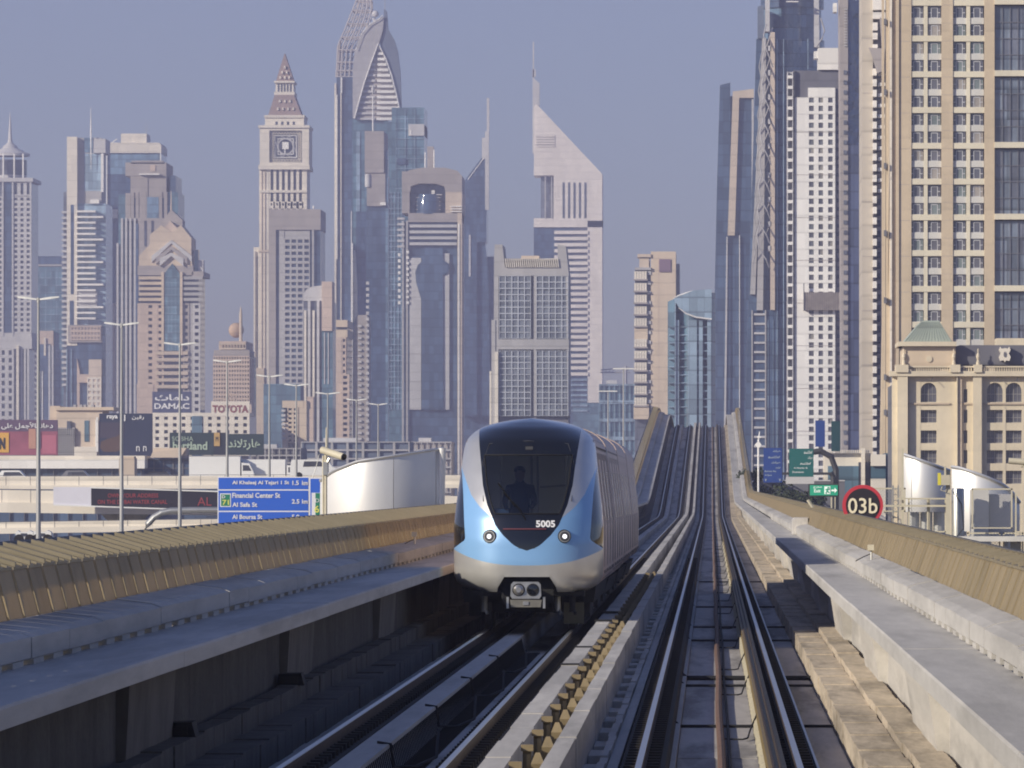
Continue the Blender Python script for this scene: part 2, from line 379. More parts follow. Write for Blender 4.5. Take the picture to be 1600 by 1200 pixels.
me2 = br.mesh('bracket', gold); y = 56; n = 0
while y < 172:
    link('bracket', me1, MT, (-1.72, y, zr(y)-.06)); link('bracket', me2, MT, (-1.56, y+1.4, zr(y)-.04)); y += 3.6; n += 1
beam(MT, 'cable', -1.68,-1.60,-.38,-.28, pipeC); beam(MT, 'cable', -1.76,-1.70,-.36,-.26, black)
m = MB()
for y in (112.5, 119.7): m.box(-2.06,-1.75,y,y+.35,zr(y)+.18,zr(y)+.215)
for y in (86, 95): m.box(-2.04,-1.78,y,y+.25,zr(y)+.184,zr(y)+.20)
m.build('cover_strap', black, MT, kind='stuff')
# ------------------------------------------------------------------ the train
TX, TY = -3.25, 112.5
blue   = M('blue train paint', (.22,.42,.70), .34, .1, var=.03, coat=.6, spec=.5)
silver = M('silver train paint', (.64,.63,.61), .33, .6, var=.05, scale=2, coat=.4)
gloss  = M('gloss black', (.008,.009,.012), .09, 0, var=0, coat=.6)
inox   = M('brushed steel side', (.66,.51,.44), .5, .2, var=.08, scale=1.2, streak=.15)
under  = M('under-frame', (.02,.02,.02), .8, .2, var=.3, scale=3)
lampm  = M('headlight lens', (.9,.92,1), .2, emit=(.95,.97,1), es=.9)
tail   = M('dim red strip', (.16,.05,.06), .5)
num    = M('white lettering', (.85,.85,.85), .5, var=0)
def glassmat(name, tint, fres=.08, rough=.03):
    m = bpy.data.materials.new(name); m.use_nodes = True; t = m.node_tree; t.nodes.clear()
    o = t.nodes.new('ShaderNodeOutputMaterial'); tr = t.nodes.new('ShaderNodeBsdfTransparent'); gl = t.nodes.new('ShaderNodeBsdfGlossy')
    mx = t.nodes.new('ShaderNodeMixShader'); fr = t.nodes.new('ShaderNodeFresnel'); fr.inputs[0].default_value = 1.5
    tr.inputs[0].default_value = (*tint, 1); gl.inputs[0].default_value = (.9,.92,.95,1); gl.inputs['Roughness'].default_value = rough
    ad = t.nodes.new('ShaderNodeMath'); ad.inputs[1].default_value = fres-.04
    t.links.new(fr.outputs[0], ad.inputs[0]); t.links.new(ad.outputs[0], mx.inputs[0])
    t.links.new(tr.outputs[0], mx.inputs[1]); t.links.new(gl.outputs[0], mx.inputs[2]); t.links.new(mx.outputs[0], o.inputs[0]); return m
tint = glassmat('tinted windscreen', (.50,.54,.58), .07)
HW = [(.70,.95),(.72,1.03),(.76,1.13),(.81,1.21),(.88,1.28),(.99,1.32),(1.35,1.327),(1.88,1.327),(2.24,1.294),(2.59,1.25),(2.95,1.212),(3.2,1.185),(3.35,1.155),(3.45,1.10),(3.55,1.0),(3.62,.89),(3.68,.75),(3.73,.56),(3.77,.33),(3.79,0)]
AA = [(.7,.10),(.9,.03),(1.2,0),(1.6,.02),(2.0,.10),(2.4,.28),(2.8,.53),(3.1,.80),(3.4,1.18),(3.6,1.6),(3.72,2.1),(3.79,2.6)]
def sm(tb, x):   # smoothed table
    return (ipol(tb, x-.05)+ipol(tb, x)*2+ipol(tb, x+.05))/4 if .8 < x < 3.5 else ipol(tb, x)
def hw(h): return max(ipol(HW, h), .001)
def S(x, h):
    w = hw(h); t = min(abs(x)/w, 1.)
    g = 1-(1-t**2.4)**.5
    return (TX+x, TY+sm(AA, h)+1.15*g, zr(TY)+h)
WC = [(1.43,0),(1.455,.10),(1.50,.19),(1.54,.25),(1.70,.42),(1.88,.56),(2.24,.71),(2.59,.795),(2.95,.835),(3.31,.885),(3.62,.92),(3.79,1.2)]
def wc(h): return min(ipol(WC, h), hw(h))
SCT = [(2.0,.0),(2.01,.62),(2.2,.84),(2.41,1.0),(2.77,1.15),(2.95,1.22),(3.1,1.4)]
def scv(h): return wc(h) if h <= 2.01 else min(max(ipol(SCT, h), wc(h)), hw(h))
def hb(x): return 1.17+.28*(abs(x)/1.327)**2.6
def patch(hs, fa, fb, nu, sgn=1, edge=False):
    "ruled strip between x=fa(h) and x=fb(h)"
    m = MB(); rows = []
    for h in hs:
        a, b = fa(h), fb(h); r = []
        for k in range(nu+1):
            t = k/nu
            if edge: t = 1-(1-t)**2.2
            r.append(S(sgn*(a+(b-a)*t), h))
        rows.append(r)
    m.loft(rows, caps=False, close=False); return m
def hrange(a, b, st=.045):
    n = max(1, round((b-a)/st)); return [a+(b-a)*i/n for i in range(n+1)]
T = empty('metro_train', (TX, TY, zr(TY)), 'light blue and silver metro train coming head on with number 5005 on its black windscreen', 'train')
tz = zr(TY)
# black mask with the windscreen opening
GL0, GL1 = 2.08, 3.12
wi = lambda h: wc(h)-.075
mk = MB()
def addm(dst, src):
    b = dst.n; dst.v += src.v; dst.f += [tuple(b+i for i in f) for f in src.f]; dst.n += src.n
for s in (-1, 1):
    addm(mk, patch(hrange(1.43, GL0), lambda h: 0, wc, 10, s))
    addm(mk, patch(hrange(GL1, 3.62)+[3.65,3.68,3.705,3.73,3.75,3.765,3.78,3.789], lambda h: 0, wc, 14, s, True))
    addm(mk, patch(hrange(GL0, GL1), wi, wc, 2, s))
mask = mk.build('front_mask', gloss, T, smooth=True)
ws = MB()
for s in (-1, 1): addm(ws, patch(hrange(GL0, GL1), lambda h: 0, wi, 10, s))
ws.build('windscreen', tint, T, smooth=True)
# silver swoosh, blue front, lower silver skirt
sb, bb, sk = MB(), MB(), MB()
dks = []
gcT = [(1.40,1.4),(1.46,1.33),(1.62,1.10),(1.9,1.12),(2.4,1.15),(2.8,1.19),(2.98,1.24)]
def gc(h): return hw(h) if (h < 1.46 or h > 2.98) else min(ipol(gcT, h), hw(h))
for s in (-1, 1):
    addm(sb, patch(hrange(2.01, 3.62), wc, lambda h: min(scv(h), gc(h)), 12, s, True))
    addm(bb, patch(hrange(1.47, 3.0), lambda h: min(scv(h), gc(h)), gc, 14, s, True))
    dks.append(patch(hrange(1.47, 2.97), gc, hw, 6, s, True))
    # band below h=1.47: from the waist line hb(x) up, black V taken out
    cols = []
    for k in range(25):
        t = 1-(1-k/24)**2; x = t*1.327
        lo = min(hb(x), 1.469); hi = 1.47
        if hb(x) >= 1.469: lo = hi = 1.47
        top = hi if x > .12 else 1.43+(x/.12)*.04
        cols.append([S(s*x, lo+(top-lo)*j/6) for j in range(7)])
    bb.loft(cols, caps=False, close=False)
    cols = []
    def lowh(x):
        x = abs(x)
        if x < .47: return .968
        if x < .53: return .968-(x-.47)/.06*.258
        return ipol([(0,.70),(.95,.70),(1.03,.72),(1.13,.76),(1.21,.81),(1.28,.88),(1.32,.99),(1.327,1.2)], x)
    xs = sorted(set([.0,.1,.2,.3,.4,.47,.5,.53,.6]+[1-(1-k/20)**2.2 for k in range(21)]))
    for t in [q if q <= 1 else 1 for q in xs]:
        x = t*1.327; hi = hb(x); lo = min(lowh(x), hi)
        r = []
        for j in range(11):
            h = lo+(hi-lo)*j/10; xx = min(x, hw(h)); r.append(S(s*xx, h))
        cols.append(r)
    # waist keeps the skirt flush with the blue paint
    sk.loft(cols, caps=False, close=False)
    cols = []
    for k in range(13):     # paint above 1.47 near the corners where the waist climbs
        pass
sb.build('silver_panel', silver, T, smooth=True); bb.build('blue_panel', blue, T, smooth=True); sk.build('skirt', silver, T, smooth=True)
[d_.build('side_window', gloss, T, smooth=True) for d_ in dks]
# seam lines, number, red strip
def onS(x, h, o=.012): p = S(x, h); return (p[0], p[1]-o, p[2])
m = MB(); m.tube([onS(-(wi(h)), h) for h in reversed(hrange(GL0, GL1, .1))]+[onS(x/10*wi(GL0), GL0) for x in range(-9, 10)]+[onS(wi(h), h) for h in hrange(GL0, GL1, .1)]+[onS(-x/10*wi(GL1), GL1) for x in range(-9, 11)], .012, 5); m.build('windscreen_seal', black, mask)
m = MB()
for a, b in ((.78, 3.35), ): m.tube([onS(-a, 2.3), onS(-a-.02, 3.0), onS(-.70, 3.32), onS(0, 3.37), onS(.70, 3.32), onS(a+.02, 3.0), onS(a, 2.3)], .008, 5)
m.build('mask_seam', dgrey, mask)
m = MB(); m.tube([onS(-.42+.076*k, 1.81, .012) for k in range(11)], .014, 6); m.build('red_strip', tail, mask)
def tx_front(s, mat, x0, x1, h0, h1, name='number'):
    p = S((x0+x1)/2, (h0+h1)/2); o = text(s, mat, mask, TX+x0, TX+x1, tz+h0, tz+h1, S(x0, (h0+h1)/2)[1]-.012, name, bold=.035); o.rotation_euler = (-R(9), 0, R(8)); return o
tx_front('5005', num, .16, .50, 1.84, 1.965)
m = MB(); m.tube([onS(-.42, 2.45, .03), onS(-.12, 2.15, .05), onS(-.02, 1.98, .05)], .012, 6); m.tube([onS(-.52, 2.62, .03), onS(-.22, 2.22, .03)], .016, 4); m.build('wiper', M('wiper rubber', (.006,.006,.006), .9, var=0, spec=.1), mask)
m = MB(); p = S(.02, 3.24); m.box(TX-.05,TX+.08,p[1]-.03,p[1]+.05,tz+3.2,tz+3.27); m.build('camera_housing', dgrey, mask)
# headlights
for s in (-1, 1):
    x, h = s*.655, 1.68; p = Vector(S(x, h)); n = Vector((s*.22, -1, 0)).normalized(); u = n.cross(Vector((0,0,1))).normalized(); v = Vector((0,0,1))
    def disc(r0, r1, d0, d1, N=24): return [[p+n*d0+(u*cos(2*pi*k/N)+v*sin(2*pi*k/N))*r0 for k in range(N)], [p+n*d1+(u*cos(2*pi*k/N)+v*sin(2*pi*k/N))*r1 for k in range(N)]]
    m = MB(); m.loft(disc(.125,.118,-.05,.03)); H = m.build('headlight', black, T, smooth=True)
    m = MB(); a = disc(.105,.100,.030,.045); m.loft(a); m.build('bezel', galv, H, smooth=True)
    m = MB(); m.loft(disc(.085,.082,.046,.05)); m.build('reflector', dgrey, H)
    m = MB(); m.loft(disc(.041,.037,.051,.062)); m.build('lamp', lampm, H)
# body cars
L1 = 13.2
def ring(y, hs=None, sc=1.):
    hh = [q[0] for q in HW][4:]
    prof = [(-hw(h), h) for h in reversed(hh) if h < 3.789]
    return [(TX+x*sc, y, tz+h) for x, h in [(-1.0,.74)]+[(-1.24,.80)]+[(-hw(h), h) for h in hh if h < 3.789]+[(0,3.79)]+[(hw(h), h) for h in reversed(hh) if h < 3.789]+[(1.24,.80),(1.0,.74)]]
# car 1: side sheets continue from the nose edge, with window openings
c1 = MB()
def side_strip(mb, h0, h1, s, ya=None, yb=TY+L1, st=.06, wide=0.0):
    hs = hrange(h0, h1, st); rows = []
    for h in hs:
        y0 = S(hw(h), h)[1]-.004 if ya is None else ya
        rows.append([(TX+s*(hw(h)+wide), y0, tz+h), (TX+s*(hw(h)+wide), yb, tz+h)])
    mb.loft(rows, caps=False, close=False)
for s in (-1, 1):
    side_strip(c1, .76, 1.95, s); side_strip(c1, 2.9, 3.62, s)
    side_strip(c1, 1.95, 2.9, s, None, TY+1.9)
    for ya, yb in ((3.9,4.2),(6.3,6.7),(8.8,9.4),(11.4,13.2)) if s < 0 else ((1.9,13.2),): side_strip(c1, 1.95, 2.9, s, TY+ya, TY+yb)
roofhs = [3.62,3.65,3.68,3.705,3.73,3.75,3.765,3.78,3.789]
rows = [[(TX+s*hw(h), S(hw(h), h)[1]-.004, tz+h), (TX+s*hw(h), TY+L1, tz+h)] for s, hh in ((-1, roofhs), (1, list(reversed(roofhs)))) for h in hh]
rf = MB(); rf.loft(rows, caps=False, close=False)
car = c1.build('car_body', inox, T, smooth=True); rf.build('roof', inox, car, smooth=True)
dark_in0 = M('cabin window', (.03,.035,.045), .1)
cab = M('cabin lining', (.70,.70,.68), .7, var=.05); seat = M('blue seat', (.05,.10,.22), .7)
m = MB(); m.box(TX-1.2,TX+1.2,TY+1.5,TY+L1-.1,tz+1.05,tz+1.12); m.box(TX-.7,TX+.7,TY+.6,TY+1.49,tz+1.05,tz+1.12); m.box(TX-1.05,TX+1.05,TY+2.9,TY+L1-.1,tz+3.3,tz+3.34); m.box(TX-1.2,TX+1.2,TY+L1-.12,TY+L1-.08,tz+1.12,tz+3.3); m.box(TX+1.10,TX+1.13,TY+2.6,TY+L1-.1,tz+1.12,tz+3.2); m.build('cabin', cab, car)
m = MB()
for y in (2.8,4.6,6.6,8.6,10.6): m.box(TX+1.07,TX+1.098,TY+y,TY+y+1.2,tz+1.95,tz+2.8)
m.build('cabin_window', dark_in0, car, kind='stuff')
m = MB()
for s in (-1, 1):
    for y in (3.2, 5, 7.2, 9.6): m.box(TX+s*.8-.3,TX+s*.8+.3,TY+y,TY+y+.5,tz+1.12,tz+1.6); m.box(TX+s*.8-.3,TX+s*.8+.3,TY+y+.5,TY+y+.6,tz+1.12,tz+2.15)
m.build('seats', seat, car, kind='stuff')
m = MB()
for x, y in ((.02,2.2),(.12,2.6),(-.6,4.4),(.6,4.4)): m.tube([(TX+x,TY+y,tz+1.1),(TX+x,TY+y,tz+3.3)], .022, 8)
m.tube([(TX+.15,TY+3,tz+2.55),(TX+.85,TY+3,tz+2.6)], .02, 6)
m.build('grab_pole', galv, car, smooth=True)
lt = M('cabin ceiling light', (.9,.9,.85), .5, emit=(1,.95,.85), es=.7)
m = MB()
for y in (3, 5.5, 8, 10.5): m.box(TX+.45,TX+.75,TY+y,TY+y+1.2,tz+3.25,tz+3.295)
m.build('cabin_light', lt, car)
# console
m = MB(); m.loft([[(TX-.85,TY+.55,tz+1.1),(TX+.85,TY+.55,tz+1.1),(TX+.85,TY+1.0,tz+1.1),(TX-.85,TY+1.0,tz+1.1)],[(TX-.6,TY+.45,tz+2.0),(TX+.6,TY+.45,tz+2.0),(TX+.6,TY+.9,tz+2.08),(TX-.6,TY+.9,tz+2.08)]]); m.build('console', dgrey, car)
# doors and pillars on the side of each car, and the following cars
dark_in = M('side window glass', (.20,.17,.16), .25, var=0, spec=.6)
def dress(car, y0, y1, win=True):
    for s in (-1, 1):
        y = y0+2.0; k = 0
        while y+1.4 < y1:
            m = MB()
            hs = hrange(1.02, 3.05, .2)
            m.loft([[(TX+s*(hw(h)+.001), y, tz+h), (TX+s*(hw(h)+.007), y+.02, tz+h), (TX+s*(hw(h)+.007), y+1.28, tz+h), (TX+s*(hw(h)+.001), y+1.3, tz+h)] for h in hs])
            d = m.build('door', inox, car)
            m = MB(); m.loft([[(TX+s*(hw(h)+.008), y+.25, tz+h), (TX+s*(hw(h)+.010), y+.25, tz+h), (TX+s*(hw(h)+.010), y+1.05, tz+h), (TX+s*(hw(h)+.008), y+1.05, tz+h)] for h in hrange(1.95, 2.85, .2)]); m.build('door_window', dark_in, d)
            y += 3.1
        m = MB(); y = y0+.9
        while y < y1-.3:
            m.loft([[(TX+s*(hw(h)+.001), y, tz+h), (TX+s*(hw(h)+.006), y, tz+h), (TX+s*(hw(h)+.006), y+.05, tz+h), (TX+s*(hw(h)+.001), y+.05, tz+h)] for h in hrange(.9, 3.4, .25)]); y += .78
        m.build('side_rib', M('dark rib steel', (.22,.18,.165), .6, .3), car, kind='stuff')  # ribs and latches share a steel darker than the side sheets
        m = MB(); y = y0+1.1
        while y < y1-.4:
            m.box(*sorted((TX+s*1.15, TX+s*1.182)), y, y+.25, tz+3.22, tz+3.28); m.box(*sorted((TX+s*1.3, TX+s*1.332)), y, y+.2, tz+1.0, tz+1.06); y += .8
        m.build('side_latches', M('dark rib steel', (.22,.18,.165)), car, kind='stuff')
m = MB()
for s in (-1,): side_strip(m, 1.95, 2.9, s, TY+1.85, TY+L1-.3, wide=-.02)
m.build('side_glazing', glassmat('side glazing', (.8,.82,.84), .05), car)
dress(car, TY+1.2, TY+L1)
y = TY+L1
for k in range(3):
    g0 = MB(); r0 = [(TX+(q[0]-TX)*.93, y-.05, tz+(q[2]-tz)*.97) for q in ring(y)]; r1 = [(p[0], y+.65, p[2]) for p in r0]; g0.loft([r0, r1]); g0.build('gangway', black, T)
    y0 = y+.6; y1 = y0+13.6; m = MB()
    # the following cars stand a little higher with the grade of the track
    dz = zr(y0)-tz; m.loft([[(a, b, c+dz) for a, b, c in ring(y0)], [(a, b, c+dz) for a, b, c in ring(y1)]])
    cr_ = m.build('car_body', inox, T, smooth=True); dress(cr_, y0, y1)
    m = MB(); m.loft([[(TX+s, yy, tz+h) for s, h in ((-1.1,.42),(1.1,.42),(1.2,.74),(-1.2,.74))] for yy in (y0+1, y1-1)]); m.build('equipment_box', under, cr_)
    y = y1
# underframe, coupler, bogies
m = MB(); m.box(TX-.46,TX+.46,TY+.35,TY+.45,tz+.55,tz+1.15); m.loft([[(TX-1.15,TY+1.3,tz+.5),(TX+1.15,TY+1.3,tz+.5),(TX+1.2,TY+1.3,tz+.8),(TX-1.2,TY+1.3,tz+.8)],[(TX-1.15,TY+L1,tz+.5),(TX+1.15,TY+L1,tz+.5),(TX+1.2,TY+L1,tz+.8),(TX-1.2,TY+L1,tz+.8)]])
m.box(TX-1.0,TX+1.0,TY+.6,TY+1.3,tz+.62,tz+.72); m.build('underframe', under, T)
silv2 = M('worn coupler steel', (.60,.58,.55), .35, .85, var=.25, scale=5)
m = MB(); cx, cz_ = TX-.01, tz+.74
oct_ = [(-.27,-.10),(-.24,-.15),(.24,-.15),(.27,-.10),(.26,.10),(.22,.145),(-.22,.145),(-.26,.10)]
m.prism([(cx+a, cz_+b) for a, b in oct_], TY-.28, TY-.16); C_ = m.build('coupler', silv2, T)
m = MB(); m.tube([(cx, TY-.17, cz_), (cx, TY+.9, cz_)], .12, 10); m.build('coupler_shaft', black, C_, smooth=True)
for sx, mt, inn in ((-.125, silv2, True), (.125, black, False)):
    N = 20; c0 = Vector((cx+sx, TY-.285, cz_+.005))
    def circ(r, d): return [(c0.x+r*cos(2*pi*k/N), c0.y+d, c0.z+r*sin(2*pi*k/N)) for k in range(N)]
    m = MB(); m.loft([circ(.112,-.0), circ(.104,-.012)]); m.build('socket_ring', under, C_)
    m = MB(); m.loft([circ(.092,-.013), circ(.045 if inn else .07,-.075 if inn else -.02)]); m.build('coupler_cone', mt if inn else gloss, C_, smooth=True)
m = MB(); m.prism([(cx-.26,cz_-.30),(cx+.26,cz_-.30),(cx+.28,cz_-.17),(cx-.28,cz_-.17)], TY-.25, TY-.05); E_ = m.build('electric_coupler', galv if 0 else M('dull coupler box', (.22,.21,.19), .5, .4, var=.2, scale=5), C_)
m = MB(); m.box(cx-.34,cx-.30,TY-.24,TY-.1,cz_-.32,cz_-.12); m.box(cx+.30,cx+.34,TY-.24,TY-.1,cz_-.32,cz_-.12)
m.box(cx-.05,cx+.05,TY-.27,TY-.25,cz_-.26,cz_-.20); m.build('coupler_clip', silv2, C_)
m = MB(); m.tube([(cx-.42,TY+.3,cz_-.05),(cx-.38,TY,cz_-.22),(cx-.25,TY-.12,cz_-.34),(cx-.05,TY-.12,cz_-.35)], .015, 6); m.build('coupler_cable', black, C_)
for b0 in (TY+2.0, TY+9.5, TY+15.8, TY+24, TY+30, TY+38, TY+44.5, TY+52):
    zb = zr(b0); B_ = MB(); B_.box(TX-.95,TX+.95,b0+.2,b0+2.3,zb+.3,zb+.62); B_.box(TX-1.08,TX-.85,b0-.3,b0+2.8,zb+.25,zb+.55); B_.box(TX+.85,TX+1.08,b0-.3,b0+2.8,zb+.25,zb+.55)
    bo = B_.build('bogie', under, T)
    for yy in (b0+.35, b0+2.1):
        for s in (-1, 1):
            c0 = Vector((TX+s*.75, yy, zb+.38)); N = 20
            m = MB(); m.loft([[(c0.x+d, c0.y+r*cos(2*pi*k/N), c0.z+r*sin(2*pi*k/N)) for k in range(N)] for d, r in ((-.06,.38),(.06,.38))]); m.build('wheel', M('wheel steel', (.12,.11,.10), .45, .7), bo, smooth=True)
for s, x in ((-1,-.78),(1,.52),(1,.78)):
    m = MB(); m.tube([(TX+x,TY+1.0,tz+.66),(TX+x,TY+.95,tz+.34)], .055, 8); m.tube([(TX+x,TY+.96,tz+.42),(TX+x+.06,TY+.9,tz+.3)], .03, 6); m.build('sand_pipe', galv if x != .78 else under, T, smooth=True)
m = MB(); m.box(TX+.62,TX+.98,TY+1.3,TY+1.36,tz+.12,tz+.62); m.build('rail_guard', M('khaki guard', (.12,.11,.07), .8), T)
# ------------------------------------------------------------------ person standing in the cab
def person(px, py, pz):
    Pn = empty('person', (px, py, pz), 'person in dark clothes standing behind the train windscreen, seen from the chest up', 'person')
    vs = [(0,0,.95),(0,.01,1.20),(0,.0,1.42),(0,0,1.50),(0,-.01,1.60),(0,-.015,1.70),
          (-.20,0,1.42),(-.27,-.02,1.15),(-.22,-.22,1.02),(.20,0,1.42),(.27,-.02,1.15),(.20,-.24,1.06),
          (-.10,0,.90),(-.11,-.01,.48),(-.12,.02,.06),(-.12,-.14,.03),(.10,0,.90),(.11,-.01,.48),(.12,.02,.06),(.12,-.14,.03)]
    ed = [(0,1),(1,2),(2,3),(3,4),(4,5),(2,6),(6,7),(7,8),(2,9),(9,10),(10,11),(0,12),(12,13),(13,14),(14,15),(0,16),(16,17),(17,18),(18,19)]
    rad = [.15,.16,.15,.06,.085,.095,.075,.055,.035,.075,.055,.035,.10,.07,.05,.04,.10,.07,.05,.04]
    me = bpy.data.meshes.new('body'); me.from_pydata(vs, ed, []); o = bpy.data.objects.new('body', me); COL.objects.link(o)
    md = o.modifiers.new('skin', 'SKIN'); ly = me.skin_vertices[0] if me.skin_vertices else None
    if ly is None:
        bpy.context.view_layer.update()
        me.attributes
    ly = me.skin_vertices[0].data if me.skin_vertices else None
    if ly:
        for i, r in enumerate(rad): ly[i].radius = (r, r*.8 if i < 3 else r); ly[i].use_root = (i == 0)
    o.modifiers.new('sub', 'SUBSURF').levels = 1; o.modifiers['sub'].render_levels = 1
    dg = bpy.context.evaluated_depsgraph_get(); m2 = bpy.data.meshes.new_from_object(o.evaluated_get(dg)); bpy.data.objects.remove(o)
    m2.materials.append(M('dark blue shirt', (.03,.035,.05), .8)); m2.polygons.foreach_set('use_smooth', [True]*len(m2.polygons))
    b = link('body', m2, Pn, (px, py, pz))
    skin = M('skin', (.28,.17,.11), .6); hair = M('hair', (.015,.012,.01), .7)
    f = MB(); f.loft([[(px+r*cos(2*pi*k/12), py-.02+r*.95*sin(2*pi*k/12), pz+z) for k in range(12)] for z, r in ((1.52,.045),(1.56,.07),(1.62,.088),(1.68,.094),(1.73,.085))]); hd = f.build('face', skin, Pn, smooth=True)
    f = MB(); f.loft([[(px+r*cos(2*pi*k/12), py+r*sin(2*pi*k/12), pz+z) for k in range(12)] for z, r in ((1.70,.103),(1.75,.10),(1.79,.075),(1.81,.03))]); f.build('hair', hair, Pn, smooth=True)
    f = MB(); f.box(px-.012,px+.012,py-.13,py-.10,pz+1.62,pz+1.66); f.build('nose', skin, hd)
    for s in (-1, 1):
        f = MB()
        for k in range(5): f.box(px+s*.21-.03+.014*k,px+s*.21-.02+.014*k,py-.30-.01*(2-abs(2-k)),py-.23,pz+1.02,pz+1.035)
        f.build('hand', skin, Pn)
person(TX-.18, TY+1.9, tz+1.12)
# ------------------------------------------------------------------ buildings
FAR = .02
def st(name, c, **k):
    k.setdefault('rough', .85); k.setdefault('var', .10); k.setdefault('scale', .035); k.setdefault('streak', .08); k.setdefault('panel', (2.6, 3.3, .07, .16)); return M(name, c, **k)
beige  = st('beige stone', (.60,.50,.40)); beige2 = st('warm beige stone', (.62,.51,.39)); pinkst = st('pink stone', (.57,.455,.375))
creamS = st('cream stone', (.76,.70,.60)); whiteS = st('white cladding', (.84,.82,.78)); mauve = st('mauve granite', (.37,.335,.32)); greyS = st('grey cladding', (.42,.41,.41))
lgrey  = st('light grey cladding', (.55,.54,.54)); greyd = st('dark grey cladding', (.16,.16,.18)); maroon = st('maroon tiles', (.33,.25,.23)); copper = st('green copper', (.42,.48,.42), streak=.2)
slate  = st('dark slate', (.15,.15,.175))
def gl(name, c, r=.10, **k):
    k.setdefault('var', .30); k.setdefault('scale', .05); k.setdefault('panel', (1.7, 3.3, .35, .45)); k.setdefault('bump', .05); return M(name, c, rough=r, spec=.8, **k)
gBlue = gl('deep blue glass', (.05,.08,.135)); gTeal = gl('teal glass', (.085,.15,.20)); gSky = gl('sky blue glass', (.12,.19,.27)); gDark = gl('dark window glass', (.05,.055,.075)); gGrey = gl('grey window glass', (.10,.11,.14))
gPale = gl('pale blue glass', (.22,.30,.38))
class Bld:
    def __init__(s, name, label, cat, D, x0, x1, depth=30, group=None, base=None):
        s.D, s.k, s.dep = D, D/F, depth; s.zb = 0 if base is None else s.Z(base)
        s.root = empty(name, ((((x0+x1)/2)-CX)*s.k, D, s.zb), label, cat, group); s.p = {}; s.n = {}
    def X(s, px): return (px-CX)*s.k
    def Z(s, py): return s.zb if py is None else CZ+(CY-py)*s.k
    def mb(s, part, mat, parent=None):
        key = (part, mat.name)
        if key not in s.p: s.p[key] = [MB(), mat, parent]; s.n[key] = 0
        s.n[key] += 1; return s.p[key][0]
    def box(s, part, mat, x0, x1, y0, y1=None, f0=0., f1=None, sep=False):
        f1 = s.dep if f1 is None else f1
        a = (s.X(x0), s.X(x1), s.D+f0, s.D+f1, s.Z(y1), s.Z(y0))
        if sep: return bx(part, mat, s.root, *a)
        s.mb(part, mat).box(*a)
    def poly(s, part, mat, pts, f0=0., f1=None):
        f1 = s.dep if f1 is None else f1
        s.mb(part, mat).prism([(s.X(x), s.Z(y)) for x, y in pts], s.D+f0, s.D+f1)
    def grid(s, part, mat, x0, x1, y0, y1, nx, ny, w=.5, h=.5, f=-.35, sep=False):
        "wall lattice left standing proud of the glass core: piers and spandrels"
        cw, ch = (x1-x0)/nx, (y1-y0)/ny; m = s.mb(part, mat)
        pw, ph = cw*(1-w), ch*(1-h)
        for i in range(nx+1):
            a = x0+i*cw-pw/2; b = a+pw; m.box(s.X(max(a,x0)), s.X(min(b,x1)), s.D+f, s.D+.02, s.Z(y1), s.Z(y0))
        for j in range(ny+1):
            a = y0+j*ch-ph/2; b = a+ph; m.box(s.X(x0)+.002, s.X(x1)-.002, s.D+f+.03, s.D+.015, s.Z(min(b,y1)), s.Z(max(a,y0)))
        s.n[(part, mat.name)] += 5
    def bands(s, part, mat, x0, x1, y0, y1, n, h=.5, f=-.5, f1=.0, xs=None, sep=False):
        ch = (y1-y0)/n
        for j in range(n):
            a, b = (x0, x1) if xs is None else xs(j)
            if sep: s.box(part, mat, a, b, y0+j*ch, y0+j*ch+ch*h, f, f1, sep=True)
            else: s.mb(part, mat).box(s.X(a), s.X(b), s.D+f, s.D+f1, s.Z(y0+j*ch+ch*h), s.Z(y0+j*ch))
    def vert(s, part, mat, xs, w, y0, y1=None, f=-.4, f1=.0):
        if len(xs) <= 6:
            for x in xs: s.box(part, mat, x-w/2, x+w/2, y0, y1, f, f1, sep=True)
            return
        for x in xs: s.mb(part, mat).box(s.X(x-w/2), s.X(x+w/2), s.D+f, s.D+f1, s.Z(y1), s.Z(y0))
    def tube(s, part, mat, pts, r, n=8):
        s.mb(part, mat).tube([(s.X(x), s.D+f, s.Z(y)) for x, y, f in pts], [q*s.k for q in r] if isinstance(r, (list, tuple)) else r*s.k, n)
    def cyl(s, part, mat, cx, prof, f=10, n=20, sy=1.):
        "prof: (radius px, y px) turned about a vertical axis"
        s.mb(part, mat).lathe([(r*s.k, s.Z(y)) for r, y in prof], (s.X(cx), s.D+f), n)
    def done(s):
        for (part, _), (m, mat, par) in s.p.items():
            k = 'stuff' if s.n[(part, _)] > 6 else None
            m.build(part, mat, s.root, kind=k, smooth=part in ('dome','drum','spire','sphere','bulb','curved_glass','turret'))
def lin(a, b, n): return [a+(b-a)*i/(n-1) for i in range(n)]

# A: domed tower, far left
b = Bld('apartment_tower', 'grey residential tower with round domed cupola and tall spire at the far left edge', 'tower', 2700, -12, 49)
b.box('core', gGrey, -14, 48, 284, 525, .3)
b.grid('window_grid', lgrey, 20, 49, 284, 306, 3, 1, .45, .8); b.grid('window_grid', lgrey, 20, 49, 307, 520, 3, 26, .5, .55)
b.grid('window_grid', lgrey, -14, 5, 307, 520, 2, 26, .5, .55); b.vert('pier', lgrey, [4.5, 20, 48], 2.5, 284, 525, -.7)
b.box('glass_strip', gBlue, 5.5, 19, 284, 520, -.1, .35); b.box('cornice', lgrey, -14, 52, 278, 284, -1.2, 32)
b.box('base', lgrey, -14, 50, 520, 545, -.4); b.box('base', gGrey, -14, 42, 545, None, .5)
b.grid('balcony_grid', lgrey, 0, 22, 545, 700, 2, 13, .45, .6, -1.2); b.box('white_fin', creamS, 26, 30, 540, 700, -1.6, 0); b.vert('pier', lgrey, [34, 39, 44], 3, 545, None)
